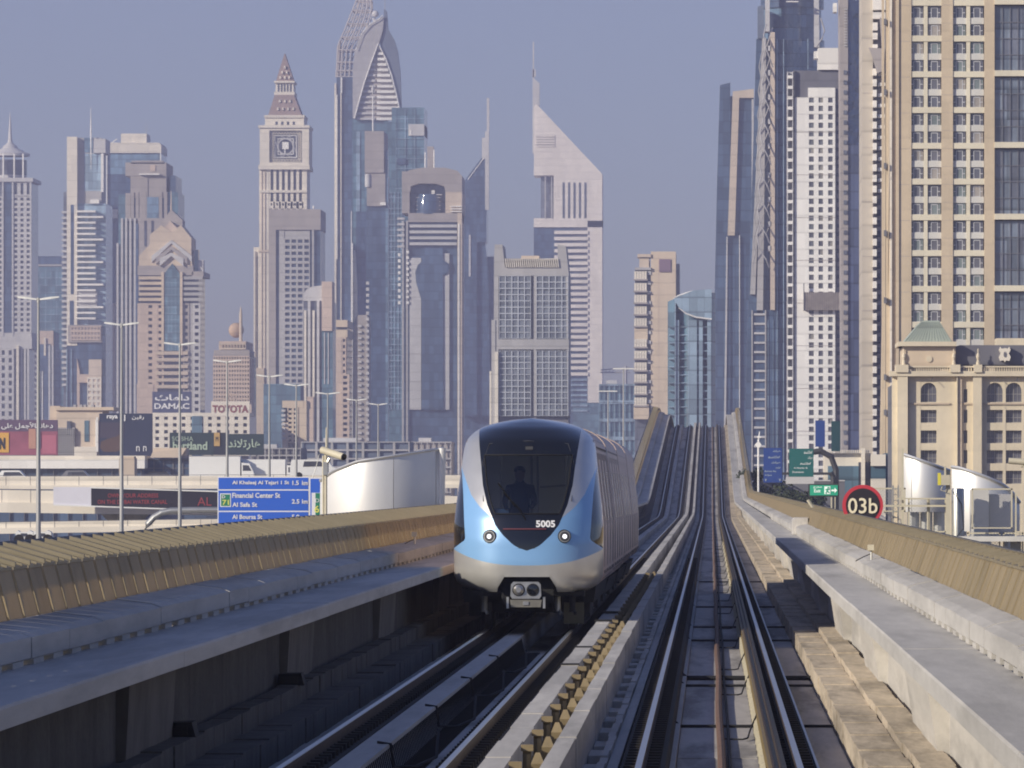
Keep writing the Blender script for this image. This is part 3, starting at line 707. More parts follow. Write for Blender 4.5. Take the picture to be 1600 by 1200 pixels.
b.cyl('drum', lgrey, 11, [(25,278),(25,276),(26,272),(26,250)], 12); b.cyl('drum', gDark, 11, [(26.5,272),(26.5,248)], 12)
b.vert('column', whiteS, [-8,5,22,36], 2.2, 240, 278, -.4, 1)
b.cyl('dome', lgrey, 11, [(31,242),(31,238),(22,235),(20,233),(12,229),(11,226),(8,224),(4,220),(3,212),(0.6,176),(.1,172)], 12)
b.done()
# B: teal glass block
b = Bld('office_tower', 'teal glass office block half hidden between the domed tower and the white balcony tower', 'tower', 2900, 40, 98)
b.box('core', gTeal, 40, 100, 417, None); b.box('penthouse', gBlue, 50, 96, 400, 419, 2); b.box('cornice', greyS, 60, 97, 413, 416, -.5, 3)
b.grid('mullions', gPale, 46, 97, 423, 560, 6, 12, .92, .9, -.2); b.vert('fin', lgrey, [44], 3, 417, 560); b.box('bracket_band', lgrey, 40, 44, 420, 440, -.8)
b.box('setback', pinkst, 47, 84, 517, 540, -2, 5); b.box('lower_block', greyS, 47, 62, 538, None, -2.5, 5); b.box('lower_block', gBlue, 62, 80, 538, None, -2.2, 5); b.vert('fin', creamS, [71], 3, 528, 556, -2.8, -2); b.vert('fin', whiteS, [63, 67], 1.5, 580, None, -2.6, -2)
b.bands('balconies', lgrey, 48, 55, 545, 700, 17, .5, -3.2, -2.3); b.vert('fin', lgrey, [78, 83], 3, 540, None, -2.6, -2)
b.done()
# C: white tower with balcony bands
b = Bld('apartment_tower', 'white high-rise with stacked horizontal balconies, a needle and an open crown', 'tower', 2600, 96, 165)
b.box('core', gGrey, 99, 121, 300, None, .6)
b.box('core', gPale, 121, 165, 318, None, .7); b.box('slab_wall', creamS, 105, 121, 214, 540, -1.5, 28)
b.box('slot', gBlue, 111, 116, 320, 460, -1.56, -1.4); b.box('slot', gBlue, 109.5, 116, 470, 528, -1.56, -1.4)
b.box('recess', greyS, 121, 158, 215, 320, 1, 20); b.box('recess', gPale, 131, 158, 240, 298, .9, 1.5)
b.box('crown', lgrey, 145, 165, 217, 239, -.5, 20); b.vert('fin', whiteS, [160], 4, 240, 300, -.8, 2); b.box('recess', gSky, 131, 145, 215, 238, .7, 5)
b.tube('needle', whiteS, [(142.5,265,-1),(142.5,210,-1),(142.3,168,-1)], [.2,1.3,.3]); b.box('panel', whiteS, 141, 155, 312, 318, -.6, 1)
b.bands('balconies', whiteS, 121, 150, 329, 505, 20, .34, -2.5, .6, xs=lambda j: (121, 162) if j % 4 == 1 else (121, 150))
b.bands('balconies', lgrey, 97, 105, 330, 608, 32, .42, -1.5, 3); b.box('mechanical_floor', lgrey, 121, 152, 456, 478, -1, 1)
b.box('mechanical_floor', mauve, 107, 160, 508, 535, -2.5, 4); b.grid('vents', pinkst, 112, 158, 510, 532, 9, 3, .6, .5, -2.9)
b.box('podium', gBlue, 104, 160, 535, None, -1, 10); b.vert('fin', gPale, [105, 112], 1.6, 545, None, -1.6, -1); b.poly('sail', pinkst, [(121,560),(125,580),(125,700),(121,700)], -2, -1)
b.box('annex', pinkst, 123, 160, 585, 598, -3, 3); b.box('annex', beige, 140, 160, 562, None, -4, 3); b.grid('annex_grid', creamS, 138, 160, 590, 645, 3, 6, .6, .5, -4.3)
b.done()
# D: blue glass with white cap
b = Bld('office_tower', 'blue glass tower with a white barrel cap and white edge lines', 'tower', 2750, 163, 252)
b.box('core', gSky, 167, 251, 238, 272, .3); b.box('core', gBlue, 167, 251, 272, None, .3)
b.poly('cap', creamS, [(163,239),(164,232),(170,223),(249,223),(252,227),(252,239)], -.6, 30); b.box('plant_room', creamS, 188, 228, 208, 223, 3, 22)
b.vert('edge_line', whiteS, [167, 251], 1.6, 239, 420, -.7); b.tube('crane_arm', whiteS, [(171,226,0),(183,217,0)], .8); b.box('white_panel', creamS, 168, 184, 327, 341, -.6, 1); b.tube('mast', greyS, [(227,208,5),(227,192,5)], .5)
b.box('lower_wall', beige, 165, 181, 474, 650, -2, 6); b.box('lower_wall', gTeal, 181, 200, 480, None, -1.5, 6); b.grid('window_grid', pinkst, 167, 179, 500, 640, 1, 12, .5, .5, -2.3)
b.done()
# E: stepped mauve tower
b = Bld('apartment_tower', 'mauve stepped tower with dark vertical glass strips and a rounded stone head', 'tower', 2450, 185, 277)
b.box('core', gBlue, 190, 270, 302, None, .4); b.box('head', mauve, 196, 260, 254, 275, -.4); b.poly('head', mauve, [(204,256),(206,251),(254,251),(258,256)], -.4); b.box('head', mauve, 204, 260, 275, 309, -.2)
b.box('shoulder', gTeal, 185, 198, 304, None, .2); b.box('shoulder', gTeal, 262, 278, 300, None, .2); b.box('shoulder', gBlue, 265, 274, 274, 305, 1)
b.box('wall', mauve, 196, 204, 302, 345, -.3); b.vert('pier', mauve, [207, 214.5, 226, 251, 259], 5, 300, 345, -.6); b.box('wall', mauve, 218, 231, 275, 345, -.5); b.box('bay_glass', gSky, 230, 248, 308, 341, -.7, .5)
b.box('canopy', whiteS, 218, 250, 271.5, 273.5, -2, 0); b.box('sign_disc', pinkst, 235, 243, 258, 268, -.7, 0)
b.box('lower_wall', mauve, 216, 262, 341, 460, -1.2); b.vert('pier', lgrey, [191, 197.5, 204, 211], 3.2, 341, None, -1.3); b.vert('pier', lgrey, [184], 3, 380, None, -1.3)
b.vert('slot', gDark, [227.5, 238.5], 3.5, 345, 385, -1.4, -1); b.vert('slot', gBlue, [214.5], 4, 350, None, -1.4, -1)
b.done()
# F: gabled tower
b = Bld('apartment_tower', 'pink stone tower with chevron gables over a tall pointed blue window', 'tower', 2300, 215, 318)
b.box('core', gDark, 218, 310, 428, 648, .5); b.box('core', mauve, 215, 302, 415, 430, -.3)
b.poly('gable', pinkst, [(252,362),(266,345),(282,362),(282,430),(252,430)], .4); b.poly('gable', mauve, [(251,348),(266,327),(284,343),(284,372),(251,372)], 3, 14)
b.poly('wall', beige2, [(217,430),(217,400),(234,382),(234,367),(252,352),(267,362),(283,352),(299,372),(299,405),(303,430)], -.2, 20)
b.tube('mast', pinkst, [(266,330,4),(266,297,4)], [1.4,.4]); b.poly('side_gable', mauve, [(285,372),(296,374),(300,395),(285,395)], 3, 12)
for k, (dx, dy) in enumerate(((0,0),(7,10),(13,20))):
    c = b.mb('chevron', lgrey if k != 1 else mauve)
    o = -.8-.3*k
    c.prism([(b.X(268-31+dx),b.Z(410+dy*.3)),(b.X(268-31+dx),b.Z(400+dy*.2)),(b.X(268),b.Z(375+dy)),(b.X(300-dx),b.Z(400+dy*.2)),(b.X(300-dx),b.Z(410+dy*.3)),(b.X(268),b.Z(380+dy))], b.D+o, b.D)
b.poly('pointed_window', gTeal, [(257,548),(257,428),(269,412),(281,428),(281,548)], -.9, .2); b.grid('mullions', gPale, 257, 281, 432, 548, 4, 12, .9, .92, -1.0)
b.vert('pier', beige2, [254.5, 283.5], 4, 425, 555, -1.3); b.bands('balconies', beige2, 217, 256, 432, 474, 5, .55, -.9, .5); b.bands('balconies', greyS, 284, 317, 432, 474, 5, .55, -.9, .5)
b.box('wall', pinkst, 215, 229, 474, 650, -.5); b.grid('window_grid', pinkst, 229, 241, 474, 605, 1, 13, .5, .45, -.5); b.grid('window_grid', pinkst, 245, 256, 474, 605, 1, 13, .5, .45, -.5); b.box('wall', pinkst, 240, 246, 474, 612, -.6)
b.bands('balconies', beige, 244, 294, 549, 612, 6, .5, -1.2, .5); b.grid('window_grid', mauve, 286, 296, 474, 645, 1, 16, .5, .5, -.5); b.grid('window_grid', lgrey, 302, 313, 474, 645, 1, 16, .55, .5, -.5); b.box('wall', greyS, 296, 303, 474, None, -.2)
b.box('roof_block', gTeal, 303, 309, 390, 430, 2, 8); b.box('roof_block', lgrey, 309, 317, 406, 430, 2, 8); b.box('wall', mauve, 300, 318, 424, 432, -.3)
b.box('podium', pinkst, 214, 240, 600, None, -.8); b.done()
s_ = Bld('rooftop_sign', 'dark blue developer sign with white Arabic and Latin lettering on the gabled tower', 'sign', 2270, 238, 299, base=646)
s_.box('board', st('navy board', (.05,.06,.12)), 238, 299, 612, 646, 0, 1.5)
lw = M('sign white', (.85,.85,.85), .6, var=0)
s_.done(); text('DAMAC', lw, s_.root, s_.X(241), s_.X(296), s_.Z(639), s_.Z(630), s_.D-.1, bold=.03); 
def ar(*cp): return ''.join(chr(c) for c in cp)
text(ar(0xFE99,0xFE8E,0xFEE3,0xFE8D,0xFEA9), lw, s_.root, s_.X(242), s_.X(296), s_.Z(626), s_.Z(616), s_.D-.1, bold=.03)
# G: pink block with sphere; white block; sign
b = Bld('office_tower', 'pinkish office block with a golden sphere and mast on its roof', 'tower', 1900, 330, 392)
b.box('core', gGrey, 333, 389, 556, None, .6); b.grid('window_grid', pinkst, 333, 390, 556, 630, 14, 11, .5, .5, -.5); b.box('head', pinkst, 342, 384, 533, 548, 1); b.box('head', mauve, 334, 390, 547, 557, -.4, 20)
b.grid('vents', beige, 342, 384, 536, 546, 9, 1, .6, .5, .6); b.cyl('sphere', st('golden sphere', (.50,.36,.26)), 366, [(12*cos(a), 515-12*sin(a)) for a in lin(-pi/2, pi/2, 12)], 8); b.tube('mast', beige, [(374,533,6),(374,490,6),(374,478,6)], [2.8,2.4,.5]); b.box('wall', pinkst, 390, 393, 560, None, 0, 12)
b.done()
b = Bld('roof_sign', 'cream rooftop sign board with dark red car maker lettering under an oval emblem', 'sign', 1650, 330, 390, base=649)
b.box('board', creamS, 330, 390, 627, 649, 0, 1.2); tred = M('sign dark red', (.28,.10,.09), .6, var=0); b.done()
text('TOYOTA', tred, b.root, b.X(332), b.X(388), b.Z(645), b.Z(633), b.D-.1, bold=.04)
m = MB()
for rx, ry, cy in ((9.5,7,621),(6,2.6,618),(2.4,6.4,622)): m.tube([(b.X(359+rx*cos(a)), b.D+.3, b.Z(cy+ry*sin(a))) for a in lin(0, 2*pi, 25)], .75*b.k, 6)
m.build('emblem', pinkst, b.root, smooth=True)
b = Bld('white_office_block', 'long white low-rise with small square windows behind the billboards', 'building', 1680, 238, 392)
b.box('core', gDark, 240, 388, 650, None, .5); b.grid('window_grid', creamS, 239, 390, 648, 712, 11, 6, .42, .5, -.5); b.box('parapet', creamS, 238, 390, 645, 651, -.6, 15); b.box('glass_bay', gTeal, 300, 316, 650, 712, -.8, .3); b.done()
# H: clock tower
b = Bld('clock_tower', 'tall cream clock tower with open lattice clock face and pointed maroon spire', 'tower', 2550, 404, 484)
b.poly('spire', maroon, [(430,126),(443.7,82),(458,126)], 4, 12); b.box('lantern', creamS, 428, 460, 126, 129, 1, 16); b.box('lantern', creamS, 430, 458, 129, 147, 2, 15); b.vert('opening', gDark, lin(434.5, 453.5, 5), 2.1, 131, 143, 1.8, 2.2); b.box('lantern', creamS, 428, 460, 143, 148, 1, 16)
b.poly('mansard', maroon, [(419,180),(429,148),(459,148),(471,180)], .5, 17); 
b.mb('dormer', creamS)
for y, xs in ((158,(437,445,453)),(170,(434,442,450,458)),(120,(437,444,451)),(112,(440,447)),(104,(444,))):
    for x in xs: b.box('dormer', creamS, x-1.3, x+1.3, y-2, y+2, .0 if y > 150 else 3.2, 8)
b.box('cornice', creamS, 413, 476, 180, 184, -.8, 20); b.box('attic', creamS, 414, 475, 184, 197, -.2, 20); b.vert('opening', gDark, [432,441,450,459], 3.6, 190, 195, -.3, 0)
b.box('cornice', creamS, 404, 484, 196, 200, -1.6, 22); 
b.box('clock_frame', creamS, 406, 421, 200, 258, -.9, 20); b.box('clock_frame', creamS, 472, 483, 200, 258, -.9, 20); b.box('clock_frame', creamS, 421, 472, 200, 204, -.9, 20); b.box('clock_frame', creamS, 421, 472, 254, 258, -.9, 20); b.box('clock_core', gGrey, 421, 472, 204, 254, .8, 18)
cx_, cy_ = 446.5, 229
for a in lin(0, 2*pi, 9)[:-1]:
    b.tube('clock_lattice', lgrey, [(cx_+12*cos(a), cy_+12*sin(a), -.1), (cx_+17.5*cos(a+pi/8), cy_+17.5*sin(a+pi/8), -.1), (cx_+12*cos(a+pi/4), cy_+12*sin(a+pi/4), -.1)], .8, 5)
b.tube('clock_lattice', lgrey, [(cx_+12*cos(a), cy_+12*sin(a), -.2) for a in lin(0, 2*pi, 25)], 1.1, 6); b.tube('clock_lattice', whiteS, [(cx_+17*cos(a), cy_+17*sin(a), -.2) for a in lin(pi/4, 2*pi+pi/4, 5)], .9, 5)
b.tube('clock_lattice', whiteS, [(cx_+24*cos(a), cy_+24*sin(a), -.2) for a in lin(pi/4, 2*pi+pi/4, 5)], .9, 5)
for i in range(11):
    for y0, x0 in ((207, 423+i*4.5),(251, 423+i*4.5)): b.tube('clock_lattice', creamS, [(x0-2.2,y0-3,.1),(x0+2.2,y0+3,.1)], .5, 4); b.tube('clock_lattice', creamS, [(x0+2.2,y0-3,.1),(x0-2.2,y0+3,.1)], .5, 4)
    for x1 in (425, 468): yy = 210+i*3.8; b.tube('clock_lattice', creamS, [(x1-3,yy-1.9,.1),(x1+3,yy+1.9,.1)], .5, 4); b.tube('clock_lattice', creamS, [(x1+3,yy-1.9,.1),(x1-3,yy+1.9,.1)], .5, 4)
b.box('clock_hands', whiteS, 441, 451, 222, 233, -.3, .6); b.box('clock_hands', whiteS, 444.5, 446, 233, 240, -.3, .6)
b.box('cornice', creamS, 404, 484, 258, 265, -1.4, 22); b.box('shaft', creamS, 405, 420, 265, None, -.2, 20); b.box('shaft', creamS, 474, 479.5, 265, 640, -.2, 20); b.box('core', gDark, 418, 476, 265, 640, .8, 18)
b.vert('fluting', creamS, lin(420.5, 474, 7), 4.4, 265, 326, -.1, .8); b.box('cornice', creamS, 406, 480, 297, 301, -.8, 19)
b.grid('window_grid', creamS, 418, 474, 315, 640, 6, 38, .55, .45, -.1); b.vert('fluting', beige, [409, 414], 1.5, 265, 640, -.5, -.1)
b.box('side_wing', creamS, 396, 405, 386, None, 1, 20); b.box('side_wing', gGrey, 402, 403.5, 400, None, .8, 2); b.vert('fluting', creamS, [397.5, 404.5, 410], 2.6, 392, None, .0, .9); b.box('cornice', beige, 404, 420, 391, 394, -.7, 4)
b.box('lower_wall', beige2, 393, 413, 575, None, -1, 3); b.done()
# I: mauve framed tower
b = Bld('office_tower', 'mauve framed office tower with a tall grey-blue window panel in front of the clock tower', 'tower', 2250, 420, 501)
b.box('core', gBlue, 424, 500, 358, None, .7); b.box('wall', mauve, 420, 501, 327, 359, -.3); b.box('wall', mauve, 420, 431, 359, None, -.3); b.vert('pier', greyS, [489], 3, 359, None, -.2); b.vert('pier', greyS, [440], 8, 359, None, .2, .8)
b.grid('window_grid', greyS, 444, 484, 372, 600, 4, 24, .72, .55, .35); b.box('mechanical_floor', greyS, 444, 484, 359, 372, .4, .8)
b.box('lower_glass', gTeal, 412, 470, 600, None, -.9, 2); b.cyl('dish', whiteS, 489, [(0,327),(1.5,324),(1.8,321)], 4, 8); b.done()
# J: tower with rounded head
b = Bld('apartment_tower', 'slim pinkish tower with rounded grey head and a sunlit slab on its right side', 'tower', 2100, 472, 520)
b.box('core', gGrey, 474, 518, 470, None, .6); b.poly('head', lgrey, [(474,470),(474,462),(478,453),(486,448),(504,446),(504,470)], 0, 18); b.box('slab_wall', pinkst, 503, 519, 440, 517, -1, 14); b.box('slab_wall', gTeal, 503, 520, 517, None, 0, 14)
b.vert('pier', creamS, [477, 490], 3.4, 485, None, -.6, .6); b.vert('pier', lgrey, [483, 497], 4, 470, None, -.3, .6); b.vert('pier', lgrey, [507, 513], 1.4, 520, 600, -.3, .1); b.box('wall', pinkst, 480, 490, 620, None, -.9, 2); b.done()
b = Bld('apartment_block', 'small beige apartment block with dark window columns at the foot of the towers', 'building', 1700, 441, 478)
b.box('core', gDark, 443, 472, 630, None, .6); b.box('wall', beige2, 441, 474, 626, 637, -.3); b.grid('window_grid', beige2, 449, 466, 636, 692, 2, 8, .6, .5, -.4); b.box('wall', beige2, 466, 479, 626, None, -.2, 12); b.box('wall', beige, 441, 450, 660, None, -.3, 12); b.bands('balconies', lgrey, 440, 446, 640, 690, 7, .5, -1, .4); b.done()
# L: tall twin: lattice-crowned glass tower and the shell-topped tower
b = Bld('skyscraper', 'slender blue glass skyscraper with a tapering lattice crown', 'tower', 2900, 522, 580)
latm = st('lattice steel', (.50,.46,.44))
b.box('core', gBlue, 526, 560, 120, None, .5, 30); b.vert('edge_strip', whiteS, [533.5], 2.6, 121, 145, -.8); b.vert('edge_strip', whiteS, [526.5], 1.6, 148, 405, -.8, .5); b.vert('edge_strip', creamS, [524], 3, 130, 700, -.3, 8); b.vert('edge_strip', creamS, [532.8], 1.6, 145, None, -.5, .5); b.vert('edge_strip', whiteS, [549], 1.2, 330, None, -.6, .5)
L_ = [(524,120,8),(526,70,8),(534,45,9),(545,15,9),(549,0,10),(553,-40,10)]; R_ = [(551,120,2),(552,75,2),(560,55,4),(572,30,6),(578,12,8),(582,0,9),(576,-40,10)]
ly = [120,110,97,78,58,37,16,0,-20]
def xl(y): return ipol([(-40,556),(0,557),(15,551),(45,539),(70,528),(120,525)], y)
def xr(y): return ipol([(-40,575),(0,579),(15,580),(37,574),(58,566),(78,555),(120,552)], y)
for i in range(5):
    t = i/4; b.tube('lattice', latm, [(xl(y)+(xr(y)-xl(y))*t, y, 1) for y in range(120, -42, -8)], 1.3, 5)
    b.tube('lattice', latm, [(xl(y)+(xr(y)-xl(y))*t, y, 14) for y in range(120, -42, -8)], 1.0, 5)
for y in ly:
    b.tube('lattice', latm, [(xl(y), y, 1), (xr(y), y, 1), (xr(y), y, 14), (xl(y), y, 14), (xl(y), y, 1)], 1.2, 5)
for y0, y1 in zip(ly, ly[1:]):
    for i in range(4):
        b.tube('lattice', mauve, [(xl(y0)+(xr(y0)-xl(y0))*i/4, y0, 8), (xl(y1)+(xr(y1)-xl(y1))*(i+1)/4, y1, 8)], .6, 4)
b.poly('lattice_wall', latm, [(524,120),(526,72),(531,60),(531,120)], 2, 12); b.done()
b = Bld('skyscraper', 'curved shell-topped skyscraper with striped triangular crown and small ball finial', 'tower', 2820, 549, 628)
b.box('core', gTeal, 550, 606, 186, None, 3, 28); b.box('core', gBlue, 556, 604, 330, None, 2, 4)
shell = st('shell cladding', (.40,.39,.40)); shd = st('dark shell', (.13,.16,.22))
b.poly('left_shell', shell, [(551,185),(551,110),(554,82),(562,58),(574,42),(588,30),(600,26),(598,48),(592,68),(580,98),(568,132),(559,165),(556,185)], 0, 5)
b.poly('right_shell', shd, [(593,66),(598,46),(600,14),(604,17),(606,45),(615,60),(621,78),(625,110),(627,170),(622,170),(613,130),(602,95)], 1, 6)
b.poly('crown_wall', mauve, [(557,186),(560,165),(568,134),(580,100),(591,70),(597,78),(610,118),(619,150),(623,170),(623,186)], 2.2, 10)
for j in range(14):
    y = 73+j*8.5; xa = ipol([(70,591),(100,580),(134,568),(165,560),(190,556)], y); xb = ipol([(70,592),(78,597),(118,610),(150,619),(170,623),(200,623)], y)
    xm = ipol([(70,590),(190,588)], y)
    b.box('crown_stripe', lgrey, xa, xm-3, y, y+3.4, 1.2, 2.4) if xm-3 > xa else None; b.box('crown_stripe', whiteS, xm, xb, y, y+4, .6, 2.4)
b.tube('crown_rib', whiteS, [(554,185,-.2),(560,162,-.2),(569,130,-.2),(580,98,-.2),(591,68,-.2)], 1, 5); b.tube('crown_rib', whiteS, [(591,68,.2),(603,92,.2),(612,118,.2),(620,150,.2),(624,170,.2)], 1, 5)
b.tube('crown_rib', whiteS, [(556,78,-1),(566,52,-1),(578,38,-1),(592,30,-1),(598,24,-1)], .7, 5); b.cyl('bulb', lgrey, 586, [(5.5*cos(a), 21-5.5*sin(a)) for a in lin(-pi/2, pi/2, 10)], 3)
b.tube('finial', lgrey, [(584,28,1),(588,44,1)], [3,.8]); b.tube('finial', greyS, [(601,16,2),(601,-20,2)], .5); b.vert('glass_strip', gPale, [559], 6, 205, None, 2.6, 3); b.done()
b = Bld('office_tower', 'slim tower with blank mauve slab head and lamp-like mast on top', 'tower', 2500, 570, 602)
b.box('slab_wall', mauve, 570, 600, 205, 270, -.6); b.box('slab_wall', mauve, 573, 602, 270, 322, 0); b.cyl('turret', lgrey, 575, [(5,292),(5,272)], .5, 14); b.box('ledge', whiteS, 594, 603, 316, 321, -1.2, 1); b.box('core', gBlue, 572, 602, 321, None, 1)
b.tube('mast', whiteS, [(582,205,3),(582,150,3)], 1.1); b.cyl('bulb', lgrey, 582, [(0,148),(2.4,142),(2.6,138),(0,132)], 3, 10); b.vert('glass_strip', gSky, [604], 4, 235, None, .5, 6); b.done()
b = Bld('office_tower', 'blue-grey glass tower with flat roof between the shell-topped tower and the arched tower', 'tower', 2650, 600, 663)
b.box('core', gTeal, 612, 663, 168, None, .4); b.box('core', gTeal, 600, 620, 190, None, 1); b.grid('mullions', gPale, 618, 663, 170, 310, 3, 9, .94, .94, -.1); b.box('panel', lgrey, 638, 663, 194, 212, -.4); b.box('panel', whiteS, 640, 643, 203, 212, -.6); b.box('panel', gBlue, 621, 634, 247, 257, -.4); b.grid('mullions', gPale, 600, 628, 300, 640, 5, 40, .8, .85, .5); b.done()
b = Bld('apartment_tower', 'pink low tower with a column of dark windows standing in front of blue glass', 'tower', 2000, 524, 546)
b.box('core', gDark, 526, 542, 502, None, .6); b.box('head', beige2, 525, 543, 500, 511, -.3); b.box('head', beige2, 525, 543, 515, 527, -.4); b.box('wall', pinkst, 525, 534, 527, None, -.4); b.grid('window_grid', pinkst, 534, 541, 527, 585, 1, 6, .5, .5, -.3); b.grid('window_grid', pinkst, 533, 546, 585, 712, 1, 14, .5, .5, -.7); b.done()
b = Bld('apartment_tower', 'round-shouldered mauve tower with pale dotted balconies beside the white light strip', 'tower', 2050, 551, 577)
b.poly('core', mauve, [(552,720),(552,510),(556,496),(560,492),(574,492),(575,720)], .6, 20); b.bands('balconies', lgrey, 559, 565, 508, 712, 22, .35, -.1, .6); b.bands('balconies', lgrey, 572, 576.5, 440, 712, 29, .5, -.2, 2); b.vert('light_strip', whiteS, [550.5], 1.3, 380, 712, -.6, 2); b.poly('fin', creamS, [(550,490),(551.5,405),(553,390),(556,440),(557,492),(553,505)], 1, 8); b.done()
# O: arched tower
b = Bld('hotel_tower', 'arched stone tower with recessed glass drum in its head and striped band below', 'tower', 2350, 624, 722)
b.box('wall', mauve, 628, 640, 268, 333, -.4); b.poly('wall', mauve, [(628,300),(629,272),(640,266),(660,262),(695,262),(715,267),(722,275),(722,300),(696,300),(694,291),(680,287),(655,287),(642,291),(641,300)], -.6, 24)
b.box('wall', beige, 696, 722, 300, 333, -.6); b.box('recess', gBlue, 640, 698, 287, 334, 6, 20); b.cyl('drum', gBlue, 669, [(21,334),(21,312),(18,306),(18,303)], 4); b.bands('drum_ring', lgrey, 650, 688, 308, 333, 4, .12, -.5+1.5, 3)
b.box('deck', lgrey, 660, 690, 303, 304.5, 1, 5); b.box('deck', whiteS, 674, 679, 297, 304, 1, 4)
b.box('wall', mauve, 638, 722, 333, 347, -.6, 20); b.box('core', gBlue, 630, 720, 346, None, .8); b.bands('striped_band', lgrey, 640, 714, 351, 388, 4, .48, -1.0, .8); b.box('pier', beige, 715, 722, 333, None, -.8, 20)
b.box('wall_panel', lgrey, 640, 658, 403, 640, -.3, .9); b.box('wall_panel', lgrey, 692, 702, 396, 640, -.3, .9); b.bands('panel_joint', greyS, 640, 658, 420, 640, 5, .03, -.36, .0)
b.poly('curtain', gBlue, [(659,640),(659,470),(655,458),(650,440),(649,425),(653,414),(660,408),(660,388),(692,388),(692,406),(701,412),(702,420),(698,427),(692,430),(693,640)], -.9, .8)
b.vert('pier', greyS, [629.5, 636], 3, 345, None, -.5); b.bands('balconies', lgrey, 621, 632, 340, 392, 6, .4, -1, 2); b.bands('balconies', whiteS, 622, 626, 396, 480, 9, .5, -1, 1); b.bands('balconies', whiteS, 635, 639, 392, 480, 10, .45, -1, 1); b.bands('ledge', whiteS, 704, 722, 322, 334, 3, .35, -1.3, 0)
b.tube('roof_mast', whiteS, [(663.5,262,5),(663.5,237,5)], 1.1); b.tube('roof_mast', whiteS, [(677.5,262,5),(677.5,233,5)], 1.1); b.box('roof_mast', mauve, 666, 676, 227, 262, 8, 12); b.vert('pier', whiteS, [717], 2.4, 350, None, -1.1); b.done()
# P: blade tower
b = Bld('hotel_tower', 'hazy blue wedge-topped tower with a long white vertical blade', 'tower', 3100, 720, 765)
b.poly('core', gBlue, [(724,650),(724,285),(757,240),(760,240),(760,378),(745,378),(745,650)], 0, 25); b.vert('blade', lgrey, [762.5], 4, 153, 212, 0, 3); b.vert('blade', lgrey, [761], 6, 205, 328, -.5, 3); b.box('blade', lgrey, 753, 763, 215, 248, -.3, 3); b.vert('blade', lgrey, [734], 3, 367, 432, -.5, 1)
b.poly('core', gBlue, [(745,650),(745,380),(748,372),(757,372),(763,430),(766,650)], 2, 20); b.box('core', gBlue, 722, 775, 400, None, 6, 20); b.tube('edge', whiteS, [(731,281,-.3),(756,247,-.3)], .6); b.done()
# Q: slanted white tower
b = Bld('office_tower', 'big pale triangular-topped office tower with comb-like stripes and a tall antenna', 'tower', 3060, 832, 940)
emi = st('pale aluminium cladding', (.86,.79,.73))
b.box('antenna', lgrey, 832.3, 834.3, 65, 125, 2, 3); b.box('antenna', lgrey, 831.5, 837, 108, 120, 2, 4); b.poly('antenna', lgrey, [(832,240),(832,120),(843,130),(843,165),(836,172),(836,240)], 1, 5)
b.poly('wedge', emi, [(834,274),(835,165),(838,162),(941,272),(941,345),(865,345),(865,274)], 0, 26)
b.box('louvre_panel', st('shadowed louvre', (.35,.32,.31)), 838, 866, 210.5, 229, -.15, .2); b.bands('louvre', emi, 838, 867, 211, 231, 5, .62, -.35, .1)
b.vert('slot', gGrey, [880.5,889,897.5,906,914.5], 3.4, 285, 341, -.15, .3); b.cyl('drum', gGrey, 856, [(12,342),(12,274)], 12, 20); b.vert('drum_rib', lgrey, [852, 862], 1.6, 276, 342, -.5, 1)
b.box('wall', emi, 834, 941, 341, 355, -.1, 26); b.box('wall', emi, 918, 941, 345, 629, -.1, 26); b.box('core', gBlue, 834, 919, 355, None, .9, 24); b.box('core', gTeal, 895, 941, 629, None, .4, 24)
b.box('recess', gGrey, 896, 918, 356, 550, .3, 1)
for j in range(24):
    y = 360.5+j*9.62; b.box('floor_band', emi, 866 if j < 6 else 873, 919, y, y+5.2, -.7, .8, sep=True)
for j in range(7): b.box('floor_band', gPale, 892, 918, 592+j*8, 595+j*8, -.3, .5, sep=True)
b.done()
# R: gridded office block
b = Bld('office_block', 'grey gridded twin-bay office block with horned roof corners directly behind the train', 'building', 1500, 768, 890)
gridm = st('pale grid steel', (.50,.53,.58)); rp = gl('office pane', (.13,.145,.17), .25)
b.box('core', greyd, 774, 888, 424, None, 1, 20); b.poly('wall', greyS, [(772,402),(773,382),(785,382),(789,418),(872,418),(871,382),(884,384),(889,432),(889,650),(887,650),(884,431),(838,431),(838,650),(834,650),(834,431),(779,431),(779,650),(771,650)], -.2, 20)
b.box('spandrel_band', greyS, 779, 889, 530, 546, -.3, 2); b.vert('column', creamS, [776], 5, 550, None, -1, 2); b.vert('column', creamS, [766.5], 3, 580, None, -.5, 8); b.vert('column', greyS, [771], 6, 500, None, -.4, 8)
for x0, x1, nx in ((780,829.5,5),(838,888,5)):
    for y0, y1, ny in ((431,529,10),(548,650,11)):
        cw, ch = (x1-x0)/nx, (y1-y0)/ny
        for i in range(nx):
            for j in range(ny): b.box('pane', rp, x0+i*cw+.9, x0+(i+1)*cw-.9, y0+j*ch+.9, y0+(j+1)*ch-.9, -.1, .9, sep=True)
        b.grid('mullions', gridm, x0, x1, y0, y1, nx, ny, .85, .85, -.35)
b.box('core', greyd, 829, 838.5, 424, None, .3, 1)
for i in range(26): x = 789+i*3.25; b.poly('roof_fin', creamS, [(x,404),(x+1.6,404),(x+3.2,418),(x+1.6,418)], -.6, 14)
b.box('roof', beige, 814, 842, 399, 404, 2, 12); b.box('roof', lgrey, 788, 872, 403, 405.5, 3, 14); b.done()
